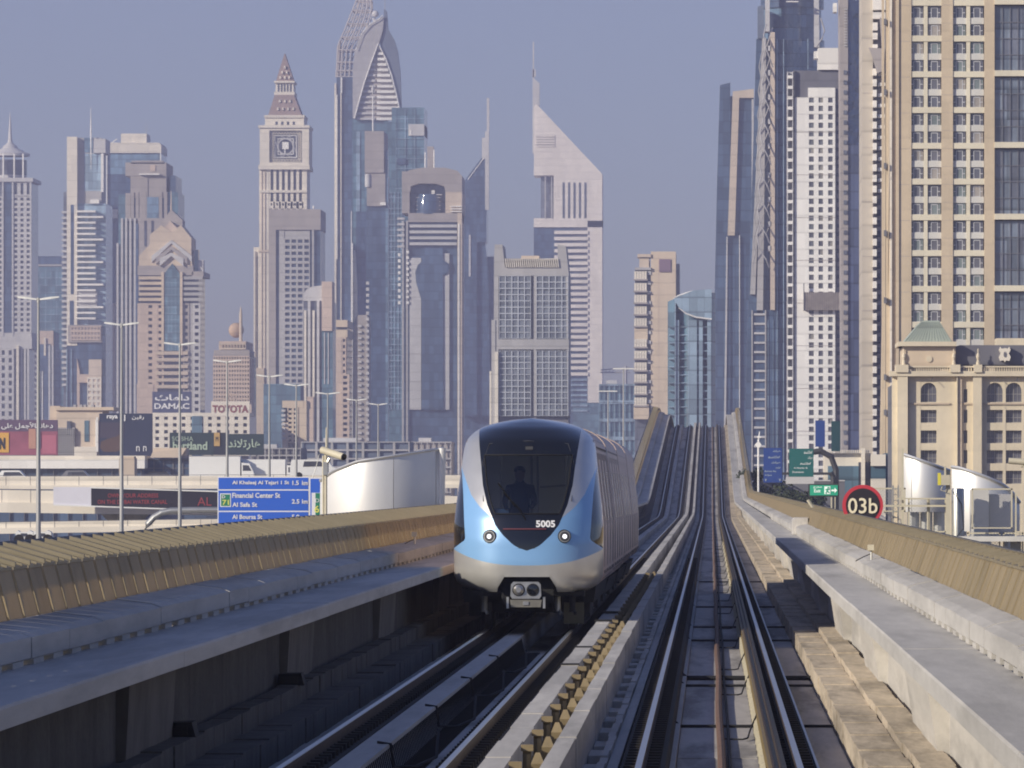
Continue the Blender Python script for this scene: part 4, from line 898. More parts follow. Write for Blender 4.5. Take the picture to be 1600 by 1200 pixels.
# S: beige slab
b = Bld('apartment_tower', 'beige slab tower with square purple emblem and stacked balconies on its left', 'tower', 1750, 990, 1062)
b.box('wall', beige2, 1017, 1056, 393, None, 0); b.box('joint', pinkst, 1028.6, 1029.2, 397, 650, -.05, .1); b.box('emblem', st('purple emblem', (.22,.15,.20)), 1030, 1048, 405, 425, -.3, .2); b.box('side', gGrey, 1056, 1062, 412, None, 1); b.box('side', gGrey, 992, 1018, 420, None, 1.2)
b.box('cornice', beige, 996, 1017, 397, 402, -.5, 10); b.box('wall', beige, 999, 1014, 403, 418, 0); b.box('cornice', greyS, 992, 1017, 418, 422, -.8, 8)
for j in list(range(5))+list(range(6, 12)):
    y = 424+j*18.3-(4 if j > 5 else 0); 
    for i in range(5): b.box('balcony', creamS, 991+i*4, 994.4+i*4, y, y+12, -.9, .8, sep=True)
    b.box('balcony_slab', mauve, 990, 1012, y+12, y+14.5, -1.2, 1.2, sep=True)
b.box('wall', beige2, 991, 1012, 513, 536, -.6, 4); b.box('wall', beige2, 990, 1014, 632, 655, -.8, 4); b.bands('balconies', lgrey, 1012, 1017, 424, 640, 14, .35, -.3, 1); b.done()
# T: curved glass
b = Bld('office_tower', 'low curved teal glass building with bright swooping roof line at the end of the track', 'tower', 1450, 1043, 1115)
n = 16; rings = []
for z in (None, 520, 470): pass
m = b.mb('curved_glass', gTeal)
pts = [(1043+ (75)*i/n, 7*(1-sin(pi*i/n))) for i in range(n+1)]
def top(x): return 470-14*sin(min((x-1043)/60, 1)*pi/2)
m.loft([[(b.X(x), b.D+f, 0) for x, f in pts]+[(b.X(1118), b.D+30, 0), (b.X(1043), b.D+30, 0)], [(b.X(x), b.D+f, b.Z(top(x))) for x, f in pts]+[(b.X(1118), b.D+30, b.Z(456)), (b.X(1043), b.D+30, b.Z(470))]])
for x in (1055, 1075, 1092, 1105): b.box('bright_bay', gPale, x, x+(14 if x == 1075 else 6), 500, None, -.2, 8)
b.bands('floor_lines', gPale, 1045, 1112, 510, 660, 12, .12, .2, 8)
b.tube('roof_line', whiteS, [(1052,467,-.3),(1060,462,-.3),(1072,458,-.3),(1083,454,-.3)], [.4,1.2,1.4,.3]); b.tube('roof_line', whiteS, [(1060,481,-1.2),(1072,490,-1.2),(1088,496,-1.2),(1112,499,-1.2)], [.4,1.3,1.4,1.2]); b.vert('column', gPale, [1055], 1.8, 465, None, -.6, 4)
b.poly('roof_shell', gPale, [(1052,467),(1083,454),(1112,452),(1112,498),(1088,495),(1072,489),(1062,482)], -.8, 3); b.done()
# U: dark blue slab tower
b = Bld('office_tower', 'dark blue glass tower with pale frame left of the spiral-braced tower', 'tower', 1900, 1112, 1180)
b.poly('core', gBlue, [(1112,680),(1120,300),(1125,133),(1141,129),(1141,680)], 0, 26); b.box('core', gBlue, 1141, 1178, 150, None, .6, 24); b.poly('frame', beige, [(1137,368),(1145,143),(1178,139),(1178,153),(1155,153),(1148,368)], -.6, 3)
b.poly('edge', lgrey, [(1131,680),(1135,370),(1137,370),(1136,500),(1134,680)], -.5, 2); b.vert('edge', whiteS, [1155.5], 1.1, 368, None, -.4, 1); b.vert('edge', lgrey, [1176], 3, 155, 460, -.3, 2); b.done()
# V: spiral-braced tower
b = Bld('skyscraper', 'round blue glass skyscraper with spiral braces climbing its beige side fin', 'tower', 1600, 1163, 1292)
b.cyl('curved_glass', gSky, 1238, [(52,None),(52,58)], 14, 40); b.cyl('curved_glass', gSky, 1239, [(46,60),(46,-10)], 14, 40); b.cyl('curved_glass', gBlue, 1239, [(50,8),(50,-40)], 14, 40)
b.vert('fin', beige, [1207], 7, 52, 485, -4, 4); b.vert('fin', lgrey, [1199], 7, -20, 50, -2, 4); b.poly('fin', lgrey, [(1272,-20),(1279,-20),(1280,75),(1272,75)], -3, 2); b.box('pier', gBlue, 1186, 1203, 60, None, 1, 10); b.poly('pier', shd, [(1184,60),(1184,10),(1193,8),(1195,60)], 0, 8); b.poly('pier', gBlue, [(1163,690),(1175,300),(1182,60),(1188,60),(1188,690)], 2, 10)
b.poly('fin', greyS, [(1172,460),(1180,460),(1196,60),(1191,60)], -1, 2); b.poly('fin', greyS, [(1182,490),(1192,490),(1197,60),(1192,60)], -2, 1)
for q in range(9):
    y = 55+q*38.+(8 if q > 4 else 0); w = -q*1.3
    b.tube('spiral_brace', greyS, [(1197+w,y-15,-4),(1193+w,y+2,-5),(1196+w,y+22,-6),(1203+w*.6,y+40,-6),(1207+w*.5,y+52,-5)], 1.1, 6)
    b.tube('spiral_brace', greyS, [(1207+w*.6,y-10,-3),(1198+w,y+18,-3),(1190+w,y+30,-3),(1186+w,y+50,-2),(1189+w,y+66,-2)], .9, 6)
    b.box('gusset', lgrey, 1200, 1205, y+18, y+26, -4, 0)
b.tube('spiral_brace', greyS, [(1282,30,-4),(1288,50,-4),(1284,62,-4),(1276,74,-4)], 1.4, 6)
b.vert('edge', gPale, [1214, 1224], 1.2, 62, None, -3.5, 0); b.vert('edge', gPale, [1262], 1.5, 62, 110, -3.5, 0); b.bands('white_ring', whiteS, 1228, 1247, 0, 10, 2, .3, -7.2, -5)
b.bands('sill_beam', lgrey, 1178, 1197, 490, 740, 17, .22, -2.5, 1); b.box('lower_wall', gBlue, 1172, 1236, 485, None, -2, 4); b.vert('edge', gPale, lin(1200, 1232, 5), .8, 500, None, -2.3, -1.5); b.vert('edge', greyS, [1175, 1196], 2, 485, None, -2.6, -1.5); b.done()
# W: white tower with square windows
b = Bld('apartment_tower', 'white concrete tower with three columns of small square windows and a dark crown', 'tower', 1250, 1228, 1325)
b.box('crown', slate, 1240, 1312, 110, 156, .5, 20); b.box('crown_block', st('bright white block', (.85,.82,.76)), 1278, 1310, 75, 109, -.2, 8); b.box('crown_block', whiteS, 1272, 1278, 80, 91, 0, 5)
b.box('core', gGrey, 1242, 1306, 156, None, .5, 22)
wm = whiteS; b.box('blank_wall', wm, 1242, 1262.5, 152, None, 0, 20)
for i, (xa, xb) in enumerate(((1262.5,1264),(1271.5,1279),(1286,1294),(1301,1305))): b.box('pier', wm, xa, xb, 137 if i else 152, None, 0, 2)
wm2s = [M('window pane %d' % i, c, .15, var=.2, scale=.3, spec=.7) for i, c in enumerate(((.11,.115,.14),(.15,.16,.18),(.10,.10,.12),(.28,.27,.25)))]
y = 152; j = 0
while y < 740:
    b.box('spandrel', wm, 1262.5, 1305, y+8.3, y+13.2, .02, 1.9)
    for xa, xb in ((1264,1271.5),(1279,1286),(1294,1301)): b.box('window', random.choice(wm2s[:3]+wm2s), xa, xb, y-.1, y+8.4, .25, .6, sep=True)
    y += 13.2; j += 1
b.box('spandrel', wm, 1262.5, 1305, 137, 152.5, .02, 1.9); b.bands('floor_joint', mauve, 1242, 1305, 206, 740, 8, .012, -.06, .01)
b.vert('edge', greyd, [1240.7], 2.4, 110, None, -.3, 3); b.box('scaffold', M('scaffold boards', (.36,.31,.28), .9, var=.3, scale=.8), 1256, 1312, 457, 485, -1.2, 0); b.vert('scaffold_post', greyd, [1256], 1.6, 443, 486, -1.4, -.9)
m = b.mb('scaffold_post', greyd)
for i in range(16): m.box(b.X(1257+i*3.4), b.X(1257.5+i*3.4), b.D-1.3, b.D-1.15, b.Z(485), b.Z(456))
b.box('corner_stack', greyS, 1230, 1240, 112, None, 1, 10); b.bands('corner_balcony', whiteS, 1231, 1239, 118, 735, 38, .3, -.6, 1.2); b.vert('corner_post', lgrey, [1230.5, 1238.6], 1.3, 112, None, -.5, .9)
b.box('right_side', mauve, 1306, 1316, 137, None, 1.5, 20); b.bands('side_window', gDark, 1308, 1313, 150, 735, 44, .45, 1.2, 1.6); b.done()
# X: mauve edge tower with mottled reflecting glass
b = Bld('office_tower', 'glass tower with rippled sky reflections behind the white concrete tower', 'tower', 1150, 1308, 1352)
mot = bpy.data.materials.new('rippled reflecting glass'); mot.use_nodes = True; t_ = mot.node_tree; p_ = t_.nodes['Principled BSDF']
g_ = t_.nodes.new('ShaderNodeNewGeometry'); mp_ = t_.nodes.new('ShaderNodeMapping'); mp_.inputs['Scale'].default_value = (.9,.9,.35); n_ = t_.nodes.new('ShaderNodeTexNoise'); n_.inputs['Scale'].default_value = .8; n_.inputs['Detail'].default_value = 6; n_.inputs['Distortion'].default_value = 1.4
b_ = t_.nodes.new('ShaderNodeBump'); b_.inputs['Strength'].default_value = .6; b_.inputs['Distance'].default_value = .6
t_.links.new(g_.outputs['Position'], mp_.inputs[0]); t_.links.new(mp_.outputs[0], n_.inputs['Vector']); t_.links.new(n_.outputs['Fac'], b_.inputs['Height']); t_.links.new(b_.outputs[0], p_.inputs['Normal'])
p_.inputs['Base Color'].default_value = (.10,.13,.20,1); p_.inputs['Metallic'].default_value = .75; p_.inputs['Roughness'].default_value = .08
b.box('core', gl('navy glass', (.055,.07,.13), .1), 1324, 1350, 225, None, .4, 20); b.box('mirror_glass', mot, 1325, 1350, -20, 226, .3, 18)
b.poly('edge_wall', mauve, [(1312,-20),(1325,-20),(1325,735),(1316,735)], 0, 16); b.bands('side_window', gGrey, 1318, 1323, 110, 735, 40, .4, -.2, .1); b.bands('side_window', lgrey, 1319, 1324, 14, 75, 14, .35, -.3, .1); b.box('lift', whiteS, 1302, 1308, 4, 18, 1, 5); b.done()
# Y: balcony tower
b = Bld('apartment_tower', 'beige tower edge lined with bright white stacked balconies beside the big hotel', 'tower', 900, 1347, 1395)
yb = st('sandy cladding', (.50,.45,.38)); b.box('wall', yb, 1347, 1364, -20, None, 0, 18); b.box('core', mauve, 1364, 1392, -20, None, 1.5, 18); b.bands('joint', mauve, 1347, 1364, 60, 740, 8, .01, -.04, .05)
y = 108; j = 0
bw = st('white balcony', (.82,.78,.72))
while y < 725:
    b.box('balcony', bw, 1363.5, 1369.5, y, y+10.5, -1.3, .6, sep=True)
    if y < 300: b.box('balcony', bw, 1372, 1383, y+5, y+10, -.9, 1.6, sep=True)
    b.box('door_recess', gDark, 1370, 1376, y+3, y+13, 1.3, 1.7, sep=True); y += 16.6; j += 1
for y0, y1 in ((-10,16),(20,30),(36,48),(52,62),(70,80)): b.box('balcony', bw, 1363.5, 1385 if y0 < 30 else 1371, y0, y1, -1.1, 1, sep=True)
b.poly('sail', mauve, [(1357,76),(1382,78),(1380,112),(1370,116),(1363,92)], -2.5, -1.2); b.poly('sail', mauve, [(1374,28),(1395,40),(1395,140),(1380,112)], -1.8, -1); b.done()
# Z: the large hotel on the right: windows, frames and panes one by one
tan = st('tan stone', (.62,.51,.365), scale=.12, fine=.05, panel=(2.6, 3.9, .05, .05)); tanL = st('cream trim', (.75,.69,.54), scale=.12, panel=(2.6, 3.9, .04, .04)); pan = st('pale spandrel panel', (.64,.63,.59), scale=.12, panel=(2.6, 3.9, .04, .04))
winG = [M('hotel window glass %d' % i, c, .12, var=.25, scale=.5, spec=.8) for i, c in enumerate(((.12,.125,.16),(.15,.15,.18),(.20,.24,.24),(.13,.13,.155),(.36,.33,.30)))]
frm = M('white window frame', (.60,.61,.64), .5, var=0)
b = Bld('hotel', 'huge tan stone hotel with paired columns of framed windows and a blue curtain wall', 'hotel', 700, 1384, 1720, depth=26)
k = b.k
b.box('core', greyd, 1400, 1716, -60, None, 1.6, 26)
b.poly('wall', tan, [(1383,780),(1396,-60),(1421,-60),(1421,780)], -.0, 26)
for xa, xb in ((1421.5,1425),(1471,1489),(1538,1554)): b.box('wall', tan, xa if xa > 1422 else 1420.5, xb-1 if xb < 1430 else xb, -60, None, 0.004, 3)
# light vertical edge, joints
b.vert('edge_roll', creamS, [1392], 3, -60, None, -.35, .6); b.vert('edge_roll', tan, [1402], 5, -60, None, -.2, .3); b.vert('edge_roll', tan, [1386, 1380], 3.5, -60, None, .1, 2)
fm = MB(); ww, wh = 20*k, 20*k
def frame_mesh():
    m = MB(); z0, z1 = 0, 18*k; w = 18*k; t = .035
    for x in (-w*.27, w*.27): m.box(x-t, x+t, -.06, 0, z0, z1*.86)
    m.box(-w*.27, w*.27, -.055, 0, z1*.84, z1*.90); m.box(-w*.27, w*.27, -.055, 0, 0, t*1.2)
    for s in (-1, 1): m.box(*sorted((s*w*.27, s*w*.5)), -.05, 0, z1*.42, z1*.48)
    return m.mesh('frame', frm)
FMm = frame_mesh(); WMs = [MB().box(-9.6*k, 9.6*k, 0, .1, 0, 18.2*k).mesh('window', g) for g in winG]
def hotel_bay(x0, x1, ytop, ybot):
    "two window columns between x0 and x1; floors alternate pale spandrel / tan band"
    y = ytop; j = 0; xm = (x0+x1)/2
    b.box('mullion_pier', tanL, xm-3, xm+3, -60, 560, .2, 1.5)
    while y < ybot:
        for c0 in (x0+(xm-3-x0)/2, x1-(x1-xm-3)/2):
            w = link('window', random.choice(WMs[:4]+WMs[:4]+WMs), b.root, (b.X(c0), b.D+.5, b.Z(y+18.4)))
            link('frame', FMm, w, (b.X(c0), b.D+.5, b.Z(y+18.4)))
        if j % 2 == 0: b.box('spandrel', pan, x0, x1, y+18.4, y+28.2, .3, 1.5)
        else: b.box('sill_band', tanL, x0-1, x1+1, y+18.4, y+27.5, .1, 1.5)
        y += 27.95; j += 1
hotel_bay(1422, 1471, -46.8+28*0, 545); hotel_bay(1488.5, 1537.5, -46.8, 545)
for yy in range(9): b.box('wall_joint', mauve, 1404, 1421, 8.5+yy*56-.3, 8.5+yy*56+.3, -.02, .02)
for yy in range(19): b.box('wall_joint', mauve, 1472, 1488, -20+yy*28-.2, -20+yy*28+.2, -.015, .02)
cw = [gl('curtain pane %d' % i, c, .08, scale=.4) for i, c in enumerate(((.12,.145,.19),(.14,.165,.21),(.11,.12,.155)))]
for q in range(6):
    y0 = -103+q*112; 
    b.box('floor_band', tanL, 1554, 1716, y0+101, y0+110, -.15, 2, sep=True)
    for r_ in range(4):
        for c_ in range(12):
            ya = y0-.5+r_*25.4+.5; o = b.box('pane', random.choice(cw), 1554.5+c_*12.2, 1566.2+c_*12.2, ya, ya+24.8, .5+random.uniform(0,.03), 1.2, sep=True)
b.vert('mullion', greyd, [1554.4+12.2*q for q in range(13)], .9, -60, 560, .36, .52)
for q in range(6):
    for r_ in range(1, 4): b.box('transom', greyd, 1554, 1716, -103+q*112+r_*25.4-.5, -103+q*112+r_*25.4+.4, .38, .52)
for c_ in range(7): 
    for y_ in (200, 118, 92): b.box('pipe_joint', tan, 1554, 1555, y_, y_+1, 0, 1)
for y_ in (30, 140, 255, 360, 465, 585, 640):
    b.box('wall_lantern', greyd, 1381, 1385, y_, y_+9, -.8, 0, sep=True)
b.done()
# podium wing
P = Bld('hotel_wing', 'ornate cream hotel wing with arched windows, dark slate roof and green copper pavilion', 'building', 560, 1388, 1760, depth=20)
ps = st('cream podium stone', (.72,.63,.47), scale=.15, fine=.06, panel=(3, 3.9, .04, .04)); ps2 = st('darker podium stone', (.62,.51,.38), scale=.15)
k = P.k
P.box('core', greyd, 1396, 1756, 600, None, 1.0, 18)
P.poly('copper_roof', copper, [(1406,541),(1437,504),(1443,501),(1467,501),(1492,541)], -.3, 8)
for i in range(15): t = i/14; P.tube('roof_seam', copper, [(1408+82*t,540,-.34),(1440+28*t,503,-.32)], .35, 4)
P.box('cornice', ps, 1403, 1494, 534, 541, -.7, 9); P.box('attic', ps2, 1411, 1493, 541, 574, -.1, 9); P.cyl('medallion', ps, 1452, [(0,0)]) if 0 else None
m = P.mb('medallion', ps); N = 20; m.loft([[(P.X(1451.5)+5*k*cos(2*pi*i/N), P.D+f, P.Z(561)+5*k*sin(2*pi*i/N)) for i in range(N)] for f in (-.2, 0)])
P.box('balustrade_band', ps, 1390, 1756, 580, 588, -.7, 2); P.box('cap', ps, 1399, 1419, 570, 582, -.9, 2, sep=True); P.box('cap', ps, 1484, 1500, 570, 582, -.9, 2, sep=True); P.box('cap', ps, 1521, 1534, 570, 582, -.9, 2, sep=True)
for i in range(90):
    x = 1420+i*3.7
    if not (1483 < x < 1502 or 1519 < x < 1536): P.box('baluster', ps, x, x+1.8, 574, 580, -.4, 0)
P.box('rail', ps, 1419, 1756, 572, 574.4, -.5, .1)
P.poly('slate_roof', slate, [(1494,570),(1494,541),(1500,539),(1756,539),(1756,570)], .6, 8); P.box('roof_ridge', ps, 1558, 1756, 528, 540, 1.2, 5)
def fin(x): P.cyl('finial', ps, x, [(3,570),(3,566),(1.6,563),(3.2,558),(2.4,554),(.8,551),(1.2,547),(0,544)], -.3, 10)
fin(1528); fin(1412); fin(1490)
# crest on the roof: a shield with scrolls
m = P.mb('crest', creamS)
cr = [(0,-11),(5,-10),(7,-13),(9,-8),(6,-3),(9,3),(7,9),(2,8),(0,11),(-2,8),(-7,9),(-9,3),(-6,-3),(-9,-8),(-7,-13),(-5,-10)]
m.prism([(P.X(1570+a), P.Z(555+c)) for a, c in cr], P.D-.3, P.D+.7); m2 = P.mb('crest_boss', slate); m2.loft([[(P.X(1570)+3*k*cos(2*pi*i/N)*.7, P.D+f, P.Z(554)+4.4*k*sin(2*pi*i/N)) for i in range(N)] for f in (-.36, -.2)])
# walls between openings
cols = [(1438.5,1463.5),(1505.5,1511.5),(1542,1567),(1571.5,1596.5),(1601,1626),(1640,1665),(1670,1695)]
rows = [(640.5,660.5),(672.5,692.5),(703.5,724),(735.5,756)]
edges = [1394]+[q for c in cols for q in c]+[1756]
for i in range(0, len(edges), 2): P.box('wall', ps, edges[i], edges[i+1], 587, None, 0, 1)
for c in cols:
    ys = [587]+([628.5] if 0 else [])
    last = 628.5
    for (a, b_) in rows: P.box('wall', ps, c[0]-.02, c[1]+.02, last, a, .03, 1); last = b_
    P.box('wall', ps, c[0], c[1], last, None, .03, 1)
    if c[1]-c[0] > 10:   # arched head
        xm = (c[0]+c[1])/2; r = (c[1]-c[0])/2; pts = [(c[0],587),(c[1],587),(c[1],611)]+[(xm+r*cos(a), 611-r*sin(a)*1.05) for a in lin(0.02, pi-.02, 14)]+[(c[0],611)]
        P.poly('arch_wall', ps, pts, .03, 1)
    else: P.box('wall', ps, c[0], c[1], 587, 608, .03, 1)
wmesh = {}
for c in cols:
    for (a, b_) in [(596,628.5)]+rows:
        w_ = P.box('window', winG[0], c[0], c[1], a, b_, .5, .7, sep=True)
        if c[1]-c[0] > 10:
            xm = (c[0]+c[1])/2; f_ = MB(); W2 = (c[1]-c[0])*k
            key = (round(W2,3), round(b_-a,1))
            if key not in wmesh:
                H2 = (b_-a)*k; f_.box(-.03,.03,-.06,0,0,H2); f_.box(-W2/2,W2/2,-.055,0,H2*.38,H2*.38+.05); f_.box(-W2/2,W2/2,-.055,0,0,.06); f_.box(-W2/4-.015,-W2/4+.015,-.04,0,0,H2); f_.box(W2/4-.015,W2/4+.015,-.04,0,0,H2); wmesh[key] = f_.mesh('frame', dgrey if 0 else M('bronze window frame', (.30,.29,.28), .5, var=0))
            link('frame', wmesh[key], w_, (P.X(xm), P.D+.5, P.Z(b_)))
P.box('string_course', ps2, 1420, 1484, 629.5, 632, -.15, .1); P.box('string_course', ps2, 1506, 1520, 629.5, 632, -.15, .1); P.box('string_course', ps2, 1534, 1756, 629.5, 632, -.15, .1)
P.box('pilaster', ps, 1494.6, 1496, 587, None, -.5, .3); P.box('shadow_gap', ps2, 1497, 1502.5, 587, None, -.3, .3); P.box('pilaster', ps, 1402, 1418, 587, None, -.6, .3); P.box('downpipe', greyd, 1418.6, 1419.4, 584, 740, -.5, -.1, sep=True); P.box('downpipe', greyd, 1534.3, 1535, 584, 770, -.5, -.1, sep=True); P.box('pilaster', ps, 1520, 1533.5, 587, None, -.5, .3)
for x in (1457, 1560, 1590): P.tube('flag_bracket', greyd, [(x,590,-.3),(x-2,595,-.9)], .5, 5)
P.done()
# low building with glass corner
b = Bld('low_office_building', 'low cream and glass building under the towers on the right', 'building', 620, 1288, 1390, depth=14)
b.box('wall', creamS, 1290, 1362, 708, None, 2, 14); b.box('glass', gTeal, 1294, 1342, 728, None, 1.4, 2.2); b.box('glass', gDark, 1342, 1362, 722, None, 1.5, 2.2); b.box('wall', creamS, 1361, 1384, 710, 728, .2, 12); b.box('glass', gTeal, 1361, 1384, 728, 748, .6, 12); b.box('wall', creamS, 1361, 1384, 748, None, .2, 12); b.box('glass', gTeal, 1384, 1390, 708, None, .8, 12); b.box('wall', creamS, 1346, 1352, 700, None, 1.0, 2)
for i in range(24): b.box('parapet_post', creamS, 1290+i*2.9, 1291.6+i*2.9, 703, 708, 1.4, 1.8)
b.done()
for (x0, x1, y0, D, mt, lb) in ((640,705,690,1500,mauve,'low mauve podium block behind the left silver shell'),(936,992,600,2200,gTeal,'low hazy glass block between the pale office tower and the beige slab'),(1088,1180,600,2000,gBlue,'hazy blue block at the end of the railway'),(392,470,700,1300,greyd,'dark low block between the billboards and the beige apartments'),(470,640,690,1450,shd,'dark blue low block behind the security camera')):
    b = Bld('low_office_building', lb, 'building', D, x0, x1); b.box('core', mt, x0, x1, y0, None, .5, 20); b.grid('mullions', greyS if mt is not gTeal else gPale, x0, x1, y0, 770, 7, 6, .85, .8, -.2); b.box('roof_unit', lgrey, x0+(x1-x0)*.2, x0+(x1-x0)*.5, y0-6, y0, 3, 8); b.done()
# beige low buildings left
b = Bld('low_office_building', 'beige low building with tall narrow windows between two billboards', 'building', 1250, 75, 178)
b.box('wall', beige, 88, 160, 640, None, 0, 14); b.box('wall', beige, 76, 92, 634, 665, 2, 14); b.box('wall', mauve, 90, 117, 668, None, -.5, 3); b.box('window', gTeal, 132, 139, 657, 690, -.15, .3, sep=True); b.box('window', gGrey, 105, 111, 658, 680, -.7, .3, sep=True); b.box('cornice', beige2, 87, 178, 636, 641, -.6, 14); b.box('steps', creamS, 117, 152, 698, None, -1.2, 0); b.box('white_edge', whiteS, 149.5, 153, 656, 706, -.6, 0); b.grid('screen', greyS, 90, 117, 670, 712, 9, 12, .7, .7, -.9)
for x in (112, 122, 128, 140): b.box('roof_unit', greyS, x, x+4, 632, 636, 3, 6, sep=True)
b.done()
b = Bld('warehouse', 'long low white-roofed shed under the left billboards', 'building', 900, -120, 228)
b.box('fascia', creamS, -120, 226, 712, 718, .5, 12); b.box('wall', whiteS, -120, 226, 718, 732, 0, 12); b.box('glazing', gBlue, -120, 226, 732, None, 1.0, 12); b.vert('post', greyd, lin(-100, 220, 15), 1, 732, None, .6, 1); b.done()
b = Bld('kiosk', 'tan box-shaped kiosk standing in front of the long white shed', 'building', 880, 186, 211); b.box('body', beige, 186, 210, 716, None, 0, 4); b.box('roof', beige2, 187, 209, 713, 716, .3, 3.5); b.done()
b = Bld('low_office_building', 'dark glazed shopfront row beside the tan kiosk', 'building', 905, 226, 345); b.box('core', gBlue, 226, 345, 716, None, 0, 8); b.grid('mullions', greyd, 226, 345, 718, 745, 8, 2, .85, .9, -.2); b.box('canopy', beige, 240, 292, 700, 712, -1, 4); b.poly('canopy', beige, [(236,715),(240,706),(293,700),(283,715)], -1.4, -1); b.done()
# ------------------------------------------------------------------ billboards and road signs
def lam(n, c, **k): k.setdefault('rough', .55); k.setdefault('var', .05); return M(n, c, **k)
b = Bld('billboard', 'pink and purple billboard with white Arabic headline and a yellow square at the left edge', 'billboard', 1050, -40, 90, base=712)
b.box('panel', lam('magenta print', (.38,.12,.17), var=.35, scale=.12), -60, 90, 674, 711, 0, .6); b.box('header', lam('plum print', (.14,.09,.15)), -60, 90, 656, 674, -.01, .6); b.box('frame', greyd, -60, 91, 711, 714, -.1, .8); b.box('yellow_square', lam('yellow print', (.75,.42,.08)), -60, 14, 676, 707, -.12, 0); b.box('picture_block', lam('sand print', (.55,.30,.22)), 45, 56, 670, 701, -.1, 0); b.box('picture_block', lam('violet print', (.22,.10,.16)), 57, 64, 674, 700, -.1, 0); b.box('picture_block', lam('rose print', (.50,.16,.22)), 66, 88, 680, 709, -.06, 0)
for x in (-30, 20, 70): b.box('post', greyd, x, x+2, 712, 760, .2, .5)
b.done(); text(ar(0xFEF0,0xFEE0,0xFECB)+' '+ar(0xFEDE,0xFEE4,0xFE9F,0xFEF7,0xFE8E)+' '+ar(0xFE84,0xFEE7,0xFE8E,0xFEEB,0xFEA9), lw, b.root, b.X(2), b.X(83), b.Z(671), b.Z(659), b.D-.15, bold=.02); text('N', M('print black', (.03,.03,.04), .6, var=0), b.root, b.X(-1), b.X(8), b.Z(702), b.Z(684), b.D-.2, bold=.05)
b = Bld('billboard', 'square dark navy billboard with a faint dune picture and small white lettering', 'billboard', 1000, 155, 238, base=715)
b.box('panel', lam('navy print', (.035,.045,.085)), 155, 238, 646, 714, 0, .6); b.poly('picture', lam('dune print', (.12,.075,.06)), [(156,700),(158,690),(170,685),(182,682),(190,676),(192,702),(182,706),(162,706)], -.06, 0); b.box('picture', lam('dusk print', (.07,.06,.09)), 156, 194, 660, 684, -.04, 0); b.box('frame', whiteS, 150.5, 153.5, 652, 706, -.2, .4)
for x in (160, 232): b.box('post', greyd, x, x+2, 714, 760, .2, .5)
b.done(); text('nova', lw, b.root, b.X(166), b.X(184), b.Z(655), b.Z(649), b.D-.1) if 0 else None
text(ar(0xFEE6,0xFEF4,0xFED7,0xFEAD), lw, b.root, b.X(206), b.X(225), b.Z(656), b.Z(649), b.D-.1, bold=.02); text('raya', lw, b.root, b.X(167), b.X(184), b.Z(656), b.Z(649), b.D-.1, bold=.03); text('|', lw, b.root, b.X(194), b.X(196), b.Z(658), b.Z(648), b.D-.1, bold=.03)
text('n n', lw, b.root, b.X(213), b.X(229), b.Z(705), b.Z(697), b.D-.1)
b = Bld('billboard', 'wide dark green developer billboard with pale Latin and Arabic lettering', 'billboard', 980, 265, 412, base=714)
b.box('panel', lam('green black print', (.035,.055,.065)), 265, 334, 676, 711, 0, .6); b.box('panel', lam('dark stripe', (.03,.035,.05)), 334, 352, 676, 711, .02, .6); b.box('panel', lam('green black print', (.035,.055,.065)), 352, 412, 678, 711, 0, .6); b.box('logo_plate', lam('gold print', (.55,.36,.14)), 334.5, 343.5, 676, 697, -.15, 0)
for x in (270, 330, 400): b.box('post', greyd, x, x+2, 711, 770, .2, .5)
b.done(); pg = M('pale green lettering', (.42,.52,.42), .6, var=0)
text('SOBHA', pg, b.root, b.X(269), b.X(302), b.Z(689), b.Z(682), b.D-.1); text('hartland', pg, b.root, b.X(270), b.X(324), b.Z(703), b.Z(690), b.D-.1, bold=.03); text('M', M('print black', (.03,.03,.04), .6, var=0), b.root, b.X(337), b.X(341), b.Z(690), b.Z(682), b.D-.2)
text(ar(0xFEAA,0xFEE7,0xFEFC,0xFE97,0xFEAD,0xFE8E,0xFEEB), pg, b.root, b.X(356), b.X(407), b.Z(703), b.Z(686), b.D-.1, bold=.02)
# --- interchange bridges
def bridge(name, label, D, x0, x1, y0a, y0b, hb, hd, D2=None, mat=None, joints=38):
    "barrier top runs from y0a (left) to y0b (right); hb barrier height px, hd deck fascia px"
    b = Bld(name, label, 'bridge', D, x0, x1, base=(y0a+y0b)/2+hb+hd); k = b.k
    Zf = lambda x, o: b.Z(y0a+(y0b-y0a)*(x-x0)/(x1-x0)+o)
    def slab(part, mt, o0, o1, f0, f1, xa=x0, xb=x1): b.mb(part, mt).prism([(b.X(xa),Zf(xa,o0)),(b.X(xb),Zf(xb,o0)),(b.X(xb),Zf(xb,o1)),(b.X(xa),Zf(xa,o1))], D+f0, D+f1)
    slab('barrier', mat or creamS, 0, hb, 0, .3); slab('deck', mat or creamS, hb, hb+hd, -.4, 11); slab('barrier', mat or creamS, 0, hb, 10.5, 10.8); slab('rail', greyd, -2, -1.2, .1, .2)
    x = x0+joints/2
    while x < x1-1: slab('barrier_joint', greyd, 0, hb, -.012, .0, x, x+.7); slab('rail_post', greyd, -2, 0, .1, .2, x, x+.6); x += joints
    b.done()
    for x in lin(x0+60, x1-60, max(2, int((x1-x0)/260))): pr = MB().lathe([(.8,0),(.8,Zf(x, hb+hd)-1.2),(2,Zf(x, hb+hd)-.02)], (b.X(x), D+5.2), 12).build('pier', concL, b.root, smooth=True)
    return b, Zf
bridge('road_bridge', 'upper cream concrete flyover with jointed barrier running across behind the lamp posts', 640, -200, 900, 745, 742, 14, 6)
b2, Z2 = bridge('road_bridge', 'middle cream flyover carrying the dark advertising screen', 520, -200, 900, 763, 778, 19, 16, joints=45)
